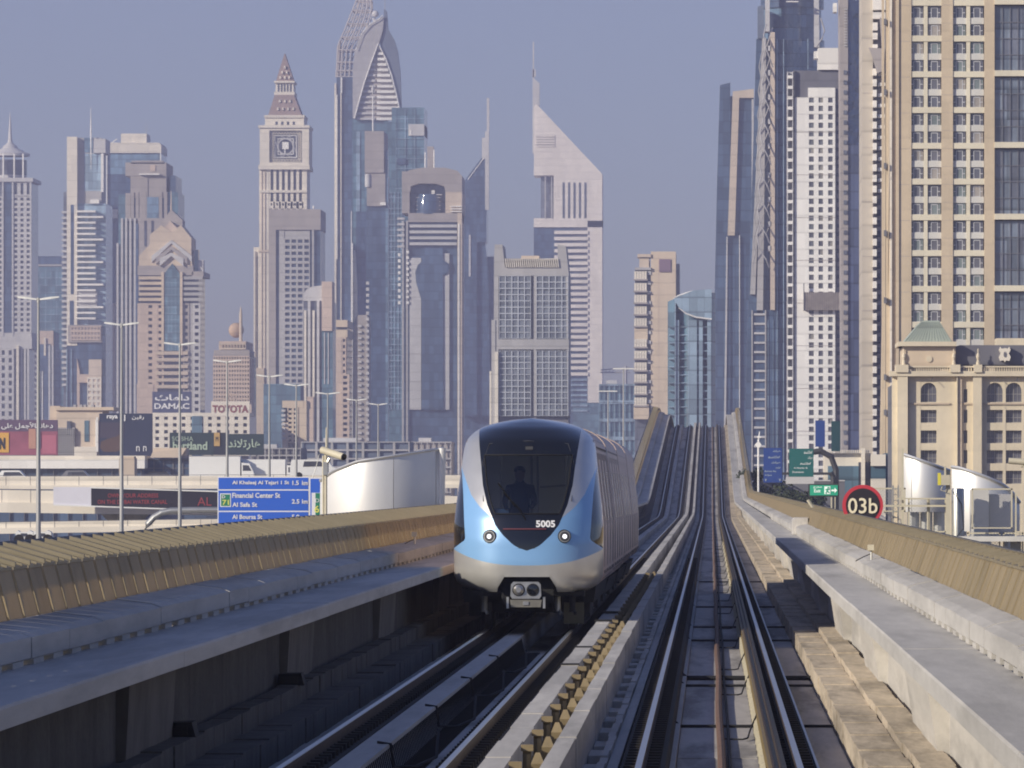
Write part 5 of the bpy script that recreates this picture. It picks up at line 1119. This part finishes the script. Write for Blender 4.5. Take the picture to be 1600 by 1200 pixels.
bridge('road_bridge', 'lowest ramp of the interchange seen just above the left fence', 430, -200, 330, 820, 812, 8, 9)
b = Bld('advertising_screen', 'long dark advertising screen with red lettering hung on the middle flyover', 'screen', 517, 84, 345, base=795)
m = b.mb('white_panel', lam('white screen half', (.72,.71,.78))); m.prism([(b.X(84),b.Z(761)),(b.X(143),b.Z(761)),(b.X(143),b.Z(790)),(b.X(84),b.Z(788))], b.D-.3, b.D+.2)
m = b.mb('dark_panel', lam('dark screen half', (.025,.022,.035))); m.prism([(b.X(143.2),b.Z(763)),(b.X(345),b.Z(769)),(b.X(345),b.Z(797)),(b.X(143.2),b.Z(790))], b.D-.3, b.D+.2)
m = b.mb('frame', white)
m.prism([(b.X(143),b.Z(761)),(b.X(345),b.Z(767)),(b.X(345),b.Z(769)),(b.X(143),b.Z(763))], b.D-.4, b.D+.2); m.prism([(b.X(84),b.Z(788)),(b.X(143),b.Z(790)),(b.X(345),b.Z(797)),(b.X(345),b.Z(799)),(b.X(84),b.Z(790))], b.D-.4, b.D+.2)
b.done(); rl = M('red screen lettering', (.32,.06,.07), .6, var=0); text('OWN YOUR ADDRESS', rl, b.root, b.X(169), b.X(248), b.Z(777.5), b.Z(771), b.D-.33, bold=.015); text('ON THE DUBAI WATER CANAL', rl, b.root, b.X(153), b.X(262), b.Z(787.5), b.Z(781), b.D-.33, bold=.015); text('AL', rl, b.root, b.X(309), b.X(331), b.Z(790), b.Z(777), b.D-.33)
# white vehicles at left
def vehicle(name, label, cat, X, Y, Z, L, w, h, mt, along='x', group=None):
    V = empty(name, (X, Y, Z), label, cat, group); m = MB()
    hx = L/2; truck = h > 2.2
    prof = [(-hx,.35),(-hx,h*.55),(-hx+.15,h*.98),(hx*.55,h),(hx*.8,h*.62),(hx,h*.52),(hx,.35)] if h > 1.7 else [(-hx,.3),(-hx,.8),(-hx*.75,.9),(-hx*.5,h),(hx*.3,h),(hx*.55,.92),(hx,.8),(hx,.3)]
    if truck: prof = [(hx*.62,.35),(hx*.62,h*.78),(hx*.86,h*.76),(hx,h*.42),(hx,.35)]
    m.prism([(X+a, Z+c) for a, c in prof], Y, Y+w); V1 = m.build('body', mt, V)
    if truck: MB().box(X-hx, X+hx*.58, Y-.05, Y+w+.05, Z+.55, Z+h).build('cargo_box', mt, V)
    m = MB(); m.prism([(X+hx*.66,Z+h*.5),(X+hx*.66,Z+h*.7),(X+hx*.84,Z+h*.69),(X+hx*.93,Z+h*.5)] if truck else [(X-hx*.45,Z+h*.62),(X-hx*.4,Z+h*.9),(X+hx*.3,Z+h*.9),(X+hx*.5,Z+h*.64)], Y-.015, Y+.0); m.build('window', gDark, V)
    for s in (-.62, .62):
        c0 = (X+hx*s, Z+.33); N = 16; mm = MB(); mm.loft([[(c0[0]+.33*cos(2*pi*i/N), Y+f, c0[1]+.33*sin(2*pi*i/N)) for i in range(N)] for f in (-.03, .2)]); mm.build('wheel', rubber, V)
    return V
for i, (px, lb) in enumerate(((38,'white car low behind the left fence, left one of the pair'),(66,'white car low behind the left fence, right one of the pair'))):
    D = 420; vehicle('parked_car', lb, 'car', (px-CX)*D/F, D, CZ+(CY-848)*D/F-.1, 1.15, .9, .45 if 0 else .8, white, group='white cars behind the left fence')
vehicle('delivery_van', 'white van crossing the upper flyover above the blue road sign', 'van', (488-CX)*.062, 622, CZ+(CY-745)*.062-.2, 4.6, 1.8, 1.9, white)
for i, (px, L_, h_, mt, lb) in enumerate(((346,6.5,2.9,white,'white box truck on the upper flyover, above the left end of the blue sign'),(412,7.5,2.6,white,'longer white box truck on the upper flyover, left of the white van'),(378,4.2,1.5,M('lilac car paint', (.25,.24,.45), .3),'lilac car between the two box trucks on the upper flyover'),(120,4.3,1.5,M('grey car paint', (.2,.2,.22), .3),'grey car on the upper flyover between the first two lamp posts'),(20,4.4,1.5,white,'white car on the upper flyover at the left edge'),(250,4.3,1.4,M('dark car paint', (.04,.04,.05), .3),'dark car on the upper flyover, left of the fourth lamp post'))):
    D = 643+i*1.2; vehicle('box_truck' if h_ > 2 else 'car', lb, 'truck' if h_ > 2 else 'car', (px-CX)*D/F, D, CZ+(CY-758.5)*640/F+.02, L_, 1.8, h_, mt)
# curved gantry pipe and blue road sign
b = Bld('sign_gantry', 'grey curved tube arm holding the big blue road sign', 'gantry', 425, 222, 520)
b.mb('arm', galv).tube([(b.X(x), b.D+.4, b.Z(y)) for x, y in [(222,1040),(222,850),(224,832),(230,819),(240,808),(252,801),(266,798),(300,797),(520,797)]], .21, 12); b.done()
sblue = M('road sign blue', (.03,.13,.62), .45, var=.03); sgreen = M('road sign green', (.02,.22,.12), .45, var=.03); sw = M('road sign white', (.8,.8,.8), .5, var=0)
def sheet(b, part, mt, x0, x1, y0, y1, o, parent=None):
    m = MB().box(b.X(x0), b.X(x1), b.D-.05-o, b.D-.04, b.Z(y1), b.Z(y0)); return m.build(part, mt, parent or b.root)
b = Bld('road_sign', 'large blue direction sign listing three streets with distances in kilometres', 'road sign', 422, 340, 497, base=838)
sheet(b, 'border', sw, 340, 483.5, 745, 838, 0); 
for y0, y1 in ((746.5,764.5),(766.5,798),(800,836)): sheet(b, 'face', sblue, 341.5, 482, y0, y1, .01)
sheet(b, 'route_shield', sw, 344, 361, 771, 792, .02); q = sheet(b, 'route_face', sgreen, 345.5, 359.5, 772.5, 790.5, .03)
yl = M('road sign yellow', (.75,.75,.15), .5, var=0)
for s_, x0, x1, y0, y1, mt in (('Al Khaleej Al Tejari 1 St',363,452,751,758.5,sw),('1.5',457,467,751,758,sw),('km',472,481,751,758,sw),('Financial Center St',363,438,770,778,sw),('Al Safa St',363,402,785,792,sw),('2.5',456,468,780,787,sw),('km',472,481,780,787,sw),('Al Boursa St',363,410,804,811,sw),('5.0',456,468,804,811,sw),('D',347,352,774,778.5,sw),('71',347.5,358,781,789,yl)):
    text(s_, mt, b.root, b.X(x0), b.X(x1), b.Z(y1), b.Z(y0), b.D-.09, bold=.025)
b.done()
b = Bld('road_sign', 'second blue road sign with green panel D 6, partly hidden by the silver shell', 'road sign', 421, 482, 560, base=838)
sheet(b, 'border', sw, 483.6, 560, 746, 838, .0); sheet(b, 'face', sblue, 485, 559, 748, 836, .01); sheet(b, 'route_panel', sw, 487, 530, 770, 806, .02); sheet(b, 'route_face', sgreen, 493, 529, 770.5, 805, .03)
text('D', sw, b.root, b.X(493), b.X(499), b.Z(785), b.Z(779), b.D-.10); text('6', yl, b.root, b.X(491.5), b.X(499), b.Z(801), b.Z(790), b.D-.10, bold=.02); b.done()
# ------------------------------------------------------------------ street lamps
LP = [(60,467,65),(190,507,54),(281,538,50),(355,565,44),(421,588,41),(463,602,38),(512,615,38),(557,625,32),(591,632,28)]
lampw = M('lamp head white', (.82,.82,.78), .5, var=0); polem = M('lamp pole grey', (.42,.42,.41), .5, .3, var=.1)
LBL = ['first and nearest','second','third','fourth','fifth','sixth','seventh','eighth','ninth and farthest']
proto = None
for i, (px, py, wpx) in enumerate(LP):
    off = CX-px; D = 350000/off; X = -35.; zt = CZ+(CY-py)*D/F
    L = empty('street_lamp', (X, D, 0), '%s of the double-armed street lamps, counted from the left' % LBL[i], 'street lamp', 'double armed street lamps along the highway')
    m = MB(); m.tube([(X, D, 0), (X, D, zt*.55), (X, D, zt)], [.17, .12, .055], 10); m.build('pole', polem, L, smooth=True)
    hw_ = wpx*D/F/2
    for s in (-1, 1):
        m = MB(); m.loft([[(X+s*.08,D-.09,zt-.07),(X+s*.08,D+.09,zt-.07),(X+s*.08,D+.09,zt+.02),(X+s*.08,D-.09,zt+.02)],[(X+s*hw_*.6,D-.13,zt-.01),(X+s*hw_*.6,D+.13,zt-.01),(X+s*hw_*.6,D+.13,zt+.11),(X+s*hw_*.6,D-.13,zt+.11)],[(X+s*hw_,D-.10,zt+.06),(X+s*hw_,D+.10,zt+.06),(X+s*hw_,D+.10,zt+.14),(X+s*hw_,D-.10,zt+.14)]])
        m.build('lamp_arm', lampw, L)
    m = MB().tube([(X, D, zt-.2), (X, D, zt+.06)], .09, 8).build('cap', polem, L)
for i, (px, py, D, s, lb) in enumerate(((950,612,900,-1,'thin street lamp with flat head right of the pale office tower'),(974,577,800,1,'taller thin street lamp in front of the beige slab tower'))):
    X = (px-CX)*D/F; zt = CZ+(CY-py)*D/F; L = empty('street_lamp', (X, D, 0), lb, 'street lamp')
    MB().tube([(X, D, 0), (X, D, zt)], [.14, .07], 8).build('pole', polem, L, smooth=True); MB().box(*sorted((X-s*1.3, X+s*1.3)), D-.2, D+.2, zt, zt+.14).build('lamp_arm', lampw, L)
# ------------------------------------------------------------------ silver shells of the station footbridge
shellm = M('satin aluminium shell', (.74,.73,.71), .42, .35, var=.05, scale=.8); shelltrim = M('shell trim', (.74,.73,.70), .35, .6, var=.03)
def shell(name, label, D, x0, x1, top, bot, bulge, post, seams, n=24, ydrop=0.):
    "curved sheet: plan bows toward the viewer, top edge given by top(x)"
    S_ = empty(name, ((x0+x1)/2*D/F-CX*D/F, D, 0), label, 'station shell'); k = D/F
    xs = lin(x0, x1, n+1); X = lambda x: (x-CX)*k; Z = lambda y: CZ+(CY-y)*k
    segs = [x0]+seams+[x1]
    for a, c in zip(segs, segs[1:]):
        q = lin(a+.35, c-.35, 12); m = MB()
        for fo, back in ((0, False),): pass
        rings = []
        for x in q:
            t = (x-x0)/(x1-x0); y = D-bulge*sin(pi*t)**.9+bulge*.4*t
            rings.append([(X(x), y, Z(bot)), (X(x), y-.12, Z((bot+top(x))/2)), (X(x), y+.05, Z(top(x))), (X(x), y+.30, Z(top(x))), (X(x), y+.25, Z(bot))])
        m.loft(rings); m.build('shell_panel', shellm, S_, smooth=True)
    m = MB(); m.tube([(X(x), D-bulge*sin(pi*(x-x0)/(x1-x0))**.9+bulge*.4*(x-x0)/(x1-x0)+.02, Z(top(x))+.01) for x in xs], .045, 6); m.build('edge_trim', shelltrim, S_, smooth=True)
    if post:
        m = MB(); m.tube([(X(post[0]), D+bulge*.3, Z(bot)), (X(post[1]), D+bulge*.3, Z(post[2]))], .12, 12); m.build('end_post', shellm, S_, smooth=True)
    m = MB(); 
    for x in lin(x0+15, x1-15, 3): m.lathe([(.16,0),(.16,Z(bot)+.02)], (X(x), D+.5), 10)
    m.build('stanchion', galv, S_, kind=None); return S_
shell('station_shell', 'large curved silver shell of the footbridge left of the train', 200, 500, 691, lambda x: ipol([(500,752),(520,737),(560,722),(617,713),(660,706),(691,701)], x), 830, 1.2, (687,690,700), [617,681])
shell('station_shell', 'silver wing with upright post on its left, right of the round number sign', 170, 1413, 1484, lambda x: ipol([(1413,711),(1484,736)], x), 800, .35, (1421,1416,711), [1424], n=12)
shell('station_shell', 'larger curved silver shell sloping down behind the mesh railing at the right', 165, 1487, 1594, lambda x: ipol([(1487,730),(1500,732),(1540,746),(1565,757),(1580,768),(1594,786)], x), 830, .5, None, [], n=20)
# ------------------------------------------------------------------ security camera on post
k = .015
def PX(x, D): return (x-CX)*D/F
def PZ(y, D): return CZ+(CY-y)*D/F
D = 190; C_ = empty('security_camera', (PX(507,D), D, PZ(800,D)), 'beige security camera on a slim pole left of the big silver shell', 'security camera')
m = MB(); m.tube([(PX(509,D),D,PZ(850,D)),(PX(509,D),D,PZ(706,D))], .045, 8); m.tube([(PX(510,D),D,PZ(706,D)),(PX(510,D),D,PZ(668,D))], [.035,.02], 8); m.tube([(PX(505,D),D,PZ(845,D)),(PX(505,D),D,PZ(712,D))], .03, 8); m.build('pole', cream, C_, smooth=True)
m = MB(); m.tube([(PX(503,D),D,PZ(703,D)),(PX(538,D),D-.5,PZ(714,D))], .11, 12); m.build('housing', cream, C_, smooth=True); m = MB(); m.tube([(PX(538,D),D-.5,PZ(714,D)),(PX(540,D),D-.53,PZ(714.6,D))], .095, 12); m.build('lens', gloss, C_)
m = MB(); m.tube([(PX(503,D),D,PZ(705,D)),(PX(498,D),D,PZ(712,D)),(PX(494,D),D,PZ(730,D)),(PX(488,D),D,PZ(748,D))], .012, 5); m.tube([(PX(515,D),D,PZ(716,D)),(PX(510,D),D,PZ(726,D))], .05, 6); m.box(PX(505,D),PX(512,D),D-.1,D+.1,PZ(742,D),PZ(722,D)); m.build('cable', galv, C_)
# ------------------------------------------------------------------ right-hand equipment platform
D = 150.; kk = D/F; X = lambda x: PX(x, D); Z = lambda y: PZ(y, D)
G = empty('service_platform', (X(1480), D, Z(830)), 'steel service platform with mesh railings and white deck edge beside the right fence', 'platform')
m = MB(); m.box(X(1405),X(1680),D-.1,D+3,Z(846),Z(838)); m.build('deck', M('white deck steel', (.66,.64,.60), .6, var=.15, scale=2), G)
m = MB()
for x in (1412, 1500, 1590): m.box(X(x)-.12,X(x)+.12,D+.8,D+1.1,0,Z(846))
m.build('deck_post', galv, G)
def mesh_panel(x0, x1, y0, y1, d=0.):
    Pn = MB()
    for (a, c, e, f) in ((x0,x1,y0,y0+2.4),(x0,x1,y1-2,y1),(x0,x0+2.4,y0,y1),(x1-2.4,x1,y0,y1)): Pn.box(X(a),X(c),D-.02+d,D+.02+d,Z(f),Z(e))
    o = Pn.build('railing_frame', cream, G); w = MB(); nx = int((x1-x0+y1-y0)/5)
    for i in range(nx):
        s = x0-(y1-y0)+i*5
        for sg in (1, -1):
            ax, ay = s, y1; bx_, by = s+(y1-y0), y0
            if ax < x0: ay -= (x0-ax); ax = x0
            if bx_ > x1: by += (bx_-x1); bx_ = x1
            if bx_ <= ax: continue
            if sg < 0: ax, bx_ = x0+x1-ax, x0+x1-bx_
            w.tube([(X(ax),D+d,Z(ay)),(X(bx_),D+d,Z(by))], .0035, 3, caps=False)
    w.build('wire_mesh', galv, o, kind='stuff'); return o
mesh_panel(1518, 1582, 763, 826); mesh_panel(1366, 1418, 762, 800, 1.5); mesh_panel(1420, 1452, 778, 832, .6); mesh_panel(1452, 1480, 778, 832, .62); mesh_panel(1512, 1564, 832, 866, .3); mesh_panel(1568, 1600, 832, 866, .3)
m = MB(); m.box(X(1478),X(1485),D,D+.12,Z(860),Z(735)); m.box(X(1586),X(1588.5),D,D+.08,Z(850),Z(770)); m.box(X(1410),X(1413),D+.5,D+.6,Z(850),Z(700)); m.box(X(1360),X(1480),D+.4,D+.5,Z(792),Z(789)); m.box(X(1400),X(1480),D+.3,D+.42,Z(780),Z(778)); m.build('upright', cream, G)
m = MB()
for x in (1397, 1405, 1412): m.tube([(X(x),D+.9,Z(850)),(X(x),D+.9,Z(758))], .018, 5)
for y in range(764, 850, 9): m.tube([(X(1397),D+.9,Z(y)),(X(1405),D+.9,Z(y))], .010, 5)
m.tube([(X(1382),D+.5,Z(800)),(X(1408),D+.5,Z(812)),(X(1412),D+.5,Z(840))], .015, 5)
m.build('ladder', galv, G)
E = empty('vent_stack', (X(1499), D, Z(838)), 'upright galvanised cylinder with black cable on the service platform', 'vent'); m = MB(); m.lathe([(10*kk,Z(838)),(10*kk,Z(765)),(9*kk,Z(763))], (X(1498), D+.5), 20); m.build('stack', galv, E, smooth=True); m = MB(); m.lathe([(8*kk,Z(846)),(8*kk,Z(838.1))], (X(1502), D+.35), 16); m.build('base', galv, E, smooth=True); m = MB(); m.tube([(X(1490),D+.3,Z(768)),(X(1503),D+.2,Z(788)),(X(1506),D+.2,Z(826)),(X(1496),D+.2,Z(838))], .012, 5); m.build('cable', black, E)
E = empty('equipment_cabinet', (X(1537), D+1, Z(838)), 'tall cream equipment cabinet behind the wire mesh railing', 'cabinet'); m = MB(); m.box(X(1520),X(1548),D+1,D+1.8,Z(838),Z(765)); m.build('body', M('cabinet cream', (.62,.60,.56), .5), E); m = MB(); m.box(X(1549),X(1585),D+1.2,D+1.9,Z(838),Z(772)); m.build('side_unit', greyS, E)
E = empty('camera_box', (X(1480), D, Z(735)), 'small yellow-sided control box on a cream pole in front of the silver wing', 'control box'); m = MB(); m.box(X(1470),X(1484),D-.15,D-.005,Z(758),Z(742)); m.build('box', cream, E); m = MB(); m.box(X(1465),X(1469.8),D-.15,D,Z(758),Z(739)); m.build('yellow_flap', M('yellow paint', (.70,.62,.08), .5), E); m = MB(); m.box(X(1475),X(1478),D-.1,D-.03,Z(742),Z(728)); m.tube([(X(1473),D-.1,Z(758)),(X(1470),D-.1,Z(766)),(X(1478),D-.1,Z(768))], .012, 5); m.build('conduit', cream, E)
D3 = 140; E = empty('security_camera', (PX(1600,D3), D3, PZ(860,D3)), 'pale security camera at the right edge in front of the hotel wing', 'security camera'); m = MB(); m.tube([(PX(1576,D3),D3,PZ(720,D3)),(PX(1602,D3),D3,PZ(722,D3))], .07, 10); m.build('housing', cream, E, smooth=True); m = MB(); m.tube([(PX(1596,D3),D3,PZ(728,D3)),(PX(1603,D3),D3,PZ(730,D3)),(PX(1606,D3),D3,PZ(880,D3))], .04, 8); m.build('pole', cream, E, smooth=True)
# round number sign
D4 = 143; cx4, cz4 = PX(1348, D4), PZ(789.5, D4); r4 = 32*D4/F
E = empty('round_sign', (cx4, D4, cz4-r4), 'round black sign with red rim reading 03b above the right fence', 'sign'); N = 40
def dring(r, y0, y1): return [[(cx4+r*cos(2*pi*i/N), y, cz4+r*sin(2*pi*i/N)) for i in range(N)] for y in (y0, y1)]
MB().loft(dring(r4, D4-.02, D4+.02)).build('rim', M('sign red', (.55,.05,.07), .5, var=.03), E); MB().loft(dring(r4*.83, D4-.03, D4-.02)).build('face', M('sign black', (.03,.025,.03), .5, var=.03), E)
text('03b', M('reflective cream', (.85,.76,.55), .5, var=0), E, cx4-.72*r4, cx4+.72*r4, cz4-.40*r4, cz4+.36*r4, D4-.045, 'numerals', bold=.01)
MB().box(cx4-.03,cx4+.03,D4+.03,D4+.09,zr(D4)+1.2,cz4+.1).build('post', galv, E)
# exit sign
D5 = 185; E = empty('exit_sign', (PX(1287,D5), D5, PZ(790,D5)), 'green emergency exit sign with running figure and arrow beyond the round sign', 'sign'); a = lambda x: PX(x, D5); c = lambda y: PZ(y, D5)
MB().box(a(1263),a(1311),D5,D5+.08,c(776),c(756)).build('frame', dgrey, E); eg = M('exit green', (.03,.30,.18), .5, var=.03, emit=(.03,.35,.22), es=.25); MB().box(a(1265.5),a(1309),D5-.02,D5,c(774),c(758)).build('face', eg, E); ew = M('exit white', (.8,.85,.8), .5, var=0, emit=(.8,.9,.8), es=.25)
text('Exit', ew, E, a(1272), a(1282), c(769.5), c(764.5), D5-.03, bold=.02); text(ar(0xFE9D,0xFEAD,0xFEA8,0xFEE3), ew, E, a(1271), a(1284), c(763.5), c(759.5), D5-.03, bold=.02)
MB().box(a(1288),a(1297.5),D5-.03,D5-.02,c(772),c(760)).build('door_symbol', ew, E)
m = MB(); m.tube([(a(1293),D5-.04,c(763)),(a(1292),D5-.04,c(767)),(a(1290),D5-.04,c(771))], .018, 5); m.tube([(a(1292),D5-.04,c(767)),(a(1295.5),D5-.04,c(770))], .018, 5); m.tube([(a(1289.5),D5-.04,c(765)),(a(1296,),D5-.04,c(764.5))], .015, 5); m.lathe([(.03,c(762.5)),(.03,c(761))], (a(1294), D5-.04), 8); m.build('running_figure', eg, E)
m = MB(); m.box(a(1299),a(1304.5),D5-.03,D5-.02,c(767.5),c(765)); m.poly([(a(1304),D5-.03,c(762)),(a(1308),D5-.03,c(766.3)),(a(1304),D5-.03,c(770.5))]); m.build('arrow', ew, E)
m = MB(); m.box(a(1298),a(1300),D5+.02,D5+.08,zr(D5)+1.2,c(776)); m.box(a(1304),a(1305.5),D5+.02,D5+.08,zr(D5)+1.2,c(776)); m.tube([(a(1262),D5+.05,c(781)),(a(1272),D5+.05,c(796))], .05, 6); m.build('post', cream, E)
# blue / green gantry signs right, seen face on
def gsign(lb, D, x0, x1, y0, y1, mt, lines, sub):
    b = Bld('road_sign', lb, 'road sign', D, x0, x1, base=y1); b.box('face', mt, x0, x1, y0, y1, 0, .12); b.done()
    for s_, xa, xb, ya, yb in lines: text(s_, sub, b.root, b.X(xa), b.X(xb), b.Z(yb), b.Z(ya), D-.02, bold=.02)
    return b
dblue = M('overhead sign blue', (.03,.07,.27), .5, var=.05); dgreen = M('overhead sign green', (.02,.14,.13), .5, var=.05); dw = M('overhead sign white', (.42,.50,.58), .6, var=0); dw2 = M('overhead sign bright white', (.75,.8,.78), .6, var=0)
A1 = ar(0xFEB7,0xFE8E,0xFEAD,0xFECB); A2 = ar(0xFEE3,0xFEB4,0xFE98,0xFEA8,0xFEEA)
gsign('tall blue overhead direction sign right of the railway', 480, 1193, 1222, 700, 754, dblue, [(A1,1207,1220,703,707),(A2,1200,1220,712,716),(A1,1205,1220,721,725),(A2,1212,1220,729,732),('Business Bay',1195,1213,735,738),('Al Quoz',1195,1206,741,744),('v',1195,1198,748,752),('v',1217,1220,748,752)], dw)
gsign('dark green overhead direction sign next to the blue one', 478, 1233, 1271, 701, 745, dgreen, [(A2,1256,1270,704,709),(A1,1262,1270,713,718),(A2,1250,1268,722,726),('Al Meydan St',1240,1262,730,733),('Downtown',1238,1256,736,739)], dw2)
gsign('narrow blue sign hanging higher up by the white concrete tower', 560, 1274, 1289, 657, 698, dblue, [], dw); gsign('narrow dark green sign hanging higher up by the white concrete tower', 558, 1299, 1313, 658, 705, M('overhead sign deep green', (.02,.07,.08), .5), [], dw)
b = Bld('sign_gantry', 'dark overhead gantry beam carrying the blue and green signs on the right', 'gantry', 484, 1190, 1325)
b.box('beam', dgrey, 1190, 1300, 738, 742, .3, .7); b.mb('post', dgrey).tube([(b.X(1302), b.D+.5, 0), (b.X(1302), b.D+.5, b.Z(745)), (b.X(1298), b.D+.5, b.Z(738))], .2, 8); b.box('beam', lgrey, 1228, 1272, 745, 756, .1, .5)
b.mb('post', dgrey).tube([(b.X(1326), b.D+50, 0), (b.X(1326), b.D+50, b.Z(730)), (b.X(1318), b.D+50, b.Z(708)), (b.X(1300), b.D+50, b.Z(698)), (b.X(1268), b.D+50, b.Z(702))], .25, 8); b.done()
# diamond marker pole by the right parapet
D6 = 470; E = empty('signal_post', (PX(1186,D6), D6, 0), 'white post with diamond plate standing where the right fence turns', 'signal'); a = lambda x: PX(x, D6); c = lambda y: PZ(y, D6)
m = MB(); m.tube([(a(1185),D6,0),(a(1185),D6,c(690)),(a(1187),D6,c(674))], [.09,.07,.03], 8); m.build('post', whiteS, E); m = MB(); m.prism([(a(1179),c(695)),(a(1185),c(689)),(a(1190),c(695)),(a(1185),c(701))], D6-.12, D6-.08); m.box(a(1183),a(1189),D6-.1,D6-.05,c(684),c(682)); m.build('plate', whiteS, E); 
# small fittings on the walkways
def fitting(x, y, dz, lb):
    E = empty('trackside_lamp', (x, y, zr(y)+dz), lb, 'trackside lamp'); z = zr(y)+dz
    m = MB(); m.tube([(x,y,z),(x,y,z+.16)], .018, 6); m.build('stem', galv, E); m = MB(); m.box(x-.06,x+.04,y-.06,y+.06,z+.15,z+.24); m.build('head', cream, E); m = MB(); m.tube([(x,y,z+.1),(x-.12,y,z+.05),(x-.25,y,z-.02)], .008, 5); m.build('cable', black, E)
fitting(-5.80, 125, 1.42, 'small lamp with cable on the left kerb beside the train'); fitting(2.52, 101, 1.41, 'small lamp standing on the right kerb near the shadow edge')
for x, y, lb in ((-5.15, 79, 'dark junction box under the left walkway, nearer the train'), (-5.2, 63, 'dark junction box under the left walkway, at the picture bottom')):
    E = empty('junction_box', (x, y, zr(y)+.13), lb, 'junction box'); z = zr(y)+.13; m = MB(); m.loft([[(x-.22,y,z),(x+.12,y,z),(x+.12,y+.5,z),(x-.22,y+.5,z)],[(x-.2,y,z+.14),(x+.08,y,z+.15),(x+.08,y+.5,z+.15),(x-.2,y+.5,z+.14)]]); o = m.build('case', black, E); m = MB(); m.box(x-.18,x+.04,y-.02,y,z+.02,z+.11); m.build('cover', rubber, E)
E = empty('kerb_step', (2.55, 182, zr(182)+1.4), 'raised concrete block where the right kerb steps down', 'concrete block'); m = MB(); m.prism([(2.30,zr(182)+1.14),(2.72,zr(182)+1.14),(2.72,zr(182)+1.62),(2.36,zr(182)+1.62),(2.30,zr(182)+1.56)], 181, 184); m.build('block', concL, E)
# trees and hedge under the signs
leafm = M('dusty leaves', (.05,.065,.035), .8, var=.4, scale=.5); bark = M('bark', (.10,.08,.06), .9)
def tree(x, y, h, r, lb):
    Tn = empty('tree', (x, y, 0), lb, 'tree', 'trees beside the highway'); m = MB(); m.tube([(x,y,0),(x+.1,y,h*.35),(x,y+.1,h*.6)], [.22,.16,.08], 8)
    for q in range(5): a_ = q*1.3; m.tube([(x+.05,y,h*.4),(x+r*.5*cos(a_),y+r*.5*sin(a_),h*.7)], [.09,.03], 5)
    m.build('trunk', bark, Tn); m = MB()
    bl = [(random.uniform(-.55,.55)*r, random.uniform(-.55,.55)*r, h*.68+random.uniform(-.3,.32)*h*.6, random.uniform(.3,.5)*r) for _ in range(13)]
    for _ in range(2600):
        bx_, by_, bz_, br_ = random.choice(bl); u = Vector((random.gauss(0,1),random.gauss(0,1),random.gauss(0,1))).normalized()*br_*random.uniform(.55,1.05)
        c_ = Vector((x+bx_, y+by_, bz_))+u; e1 = Vector((random.gauss(0,1),random.gauss(0,1),random.gauss(0,.6))).normalized()*.16; e2 = e1.cross(Vector((random.gauss(0,1),random.gauss(0,1),random.gauss(0,1)))).normalized()*.10
        m.poly([c_-e1, c_+e2, c_+e1, c_-e2])
    m.build('crown', leafm, Tn, kind='stuff')
for (px, D, py, r, lb) in ((1206,520,752,2.2,'dark tree behind the blue overhead sign'),(1232,500,764,2.6,'dark bushy tree under the green overhead sign'),(1255,510,768,2.4,'low dark tree left of the exit sign'),(1278,530,770,2.4,'low dark tree behind the exit sign'),(1176,540,725,1.6,'small tree just right of the far railway fence')):
    tree(PX(px, D), D, PZ(py, D)+1.5, r, lb)
b = Bld('low_wall', 'dark underpass wall below the overhead signs on the right', 'wall', 560, 1180, 1300); b.box('wall', greyd, 1180, 1320, 752, None, 0, 2); b.box('coping', lgrey, 1180, 1320, 750, 752, -.1, 2.1); b.done()
# tower cranes far off between the towers
for px, py, s in ((945,574,1),):
    D = 2900; E = empty('tower_crane', (PX(px,D), D, 0), 'faint tower crane jib between the pale office tower and the beige slab', 'crane'); a = lambda x: PX(x, D); c = lambda y: PZ(y, D); m = MB()
    m.tube([(a(978),D,0),(a(978),D,c(572))], .6, 4); m.build('mast', greyS, E); m = MB(); m.tube([(a(938),D,c(582)),(a(985),D,c(582))], .3, 4); m.tube([(a(938),D,c(578)),(a(985),D,c(574))], .25, 4)
    for i in range(8): m.tube([(a(940+i*5.5),D,c(582)),(a(943+i*5.5),D,c(577))], .2, 3)
    m.build('jib', greyS, E)
# ------------------------------------------------------------------ haze
hz = MB().box(-1600, 1600, -300, 4700, -1, 420).build('haze', None); hz['kind'] = 'stuff'
hm = bpy.data.materials.new('haze air'); hm.use_nodes = True; t_ = hm.node_tree; t_.nodes.clear(); o_ = t_.nodes.new('ShaderNodeOutputMaterial'); v_ = t_.nodes.new('ShaderNodeVolumePrincipled')
v_.inputs['Color'].default_value = (.49,.505,.74,1); v_.inputs['Density'].default_value = .00024; v_.inputs['Anisotropy'].default_value = .0
t_.links.new(v_.outputs[0], o_.inputs['Volume']); hz.data.materials.append(hm)
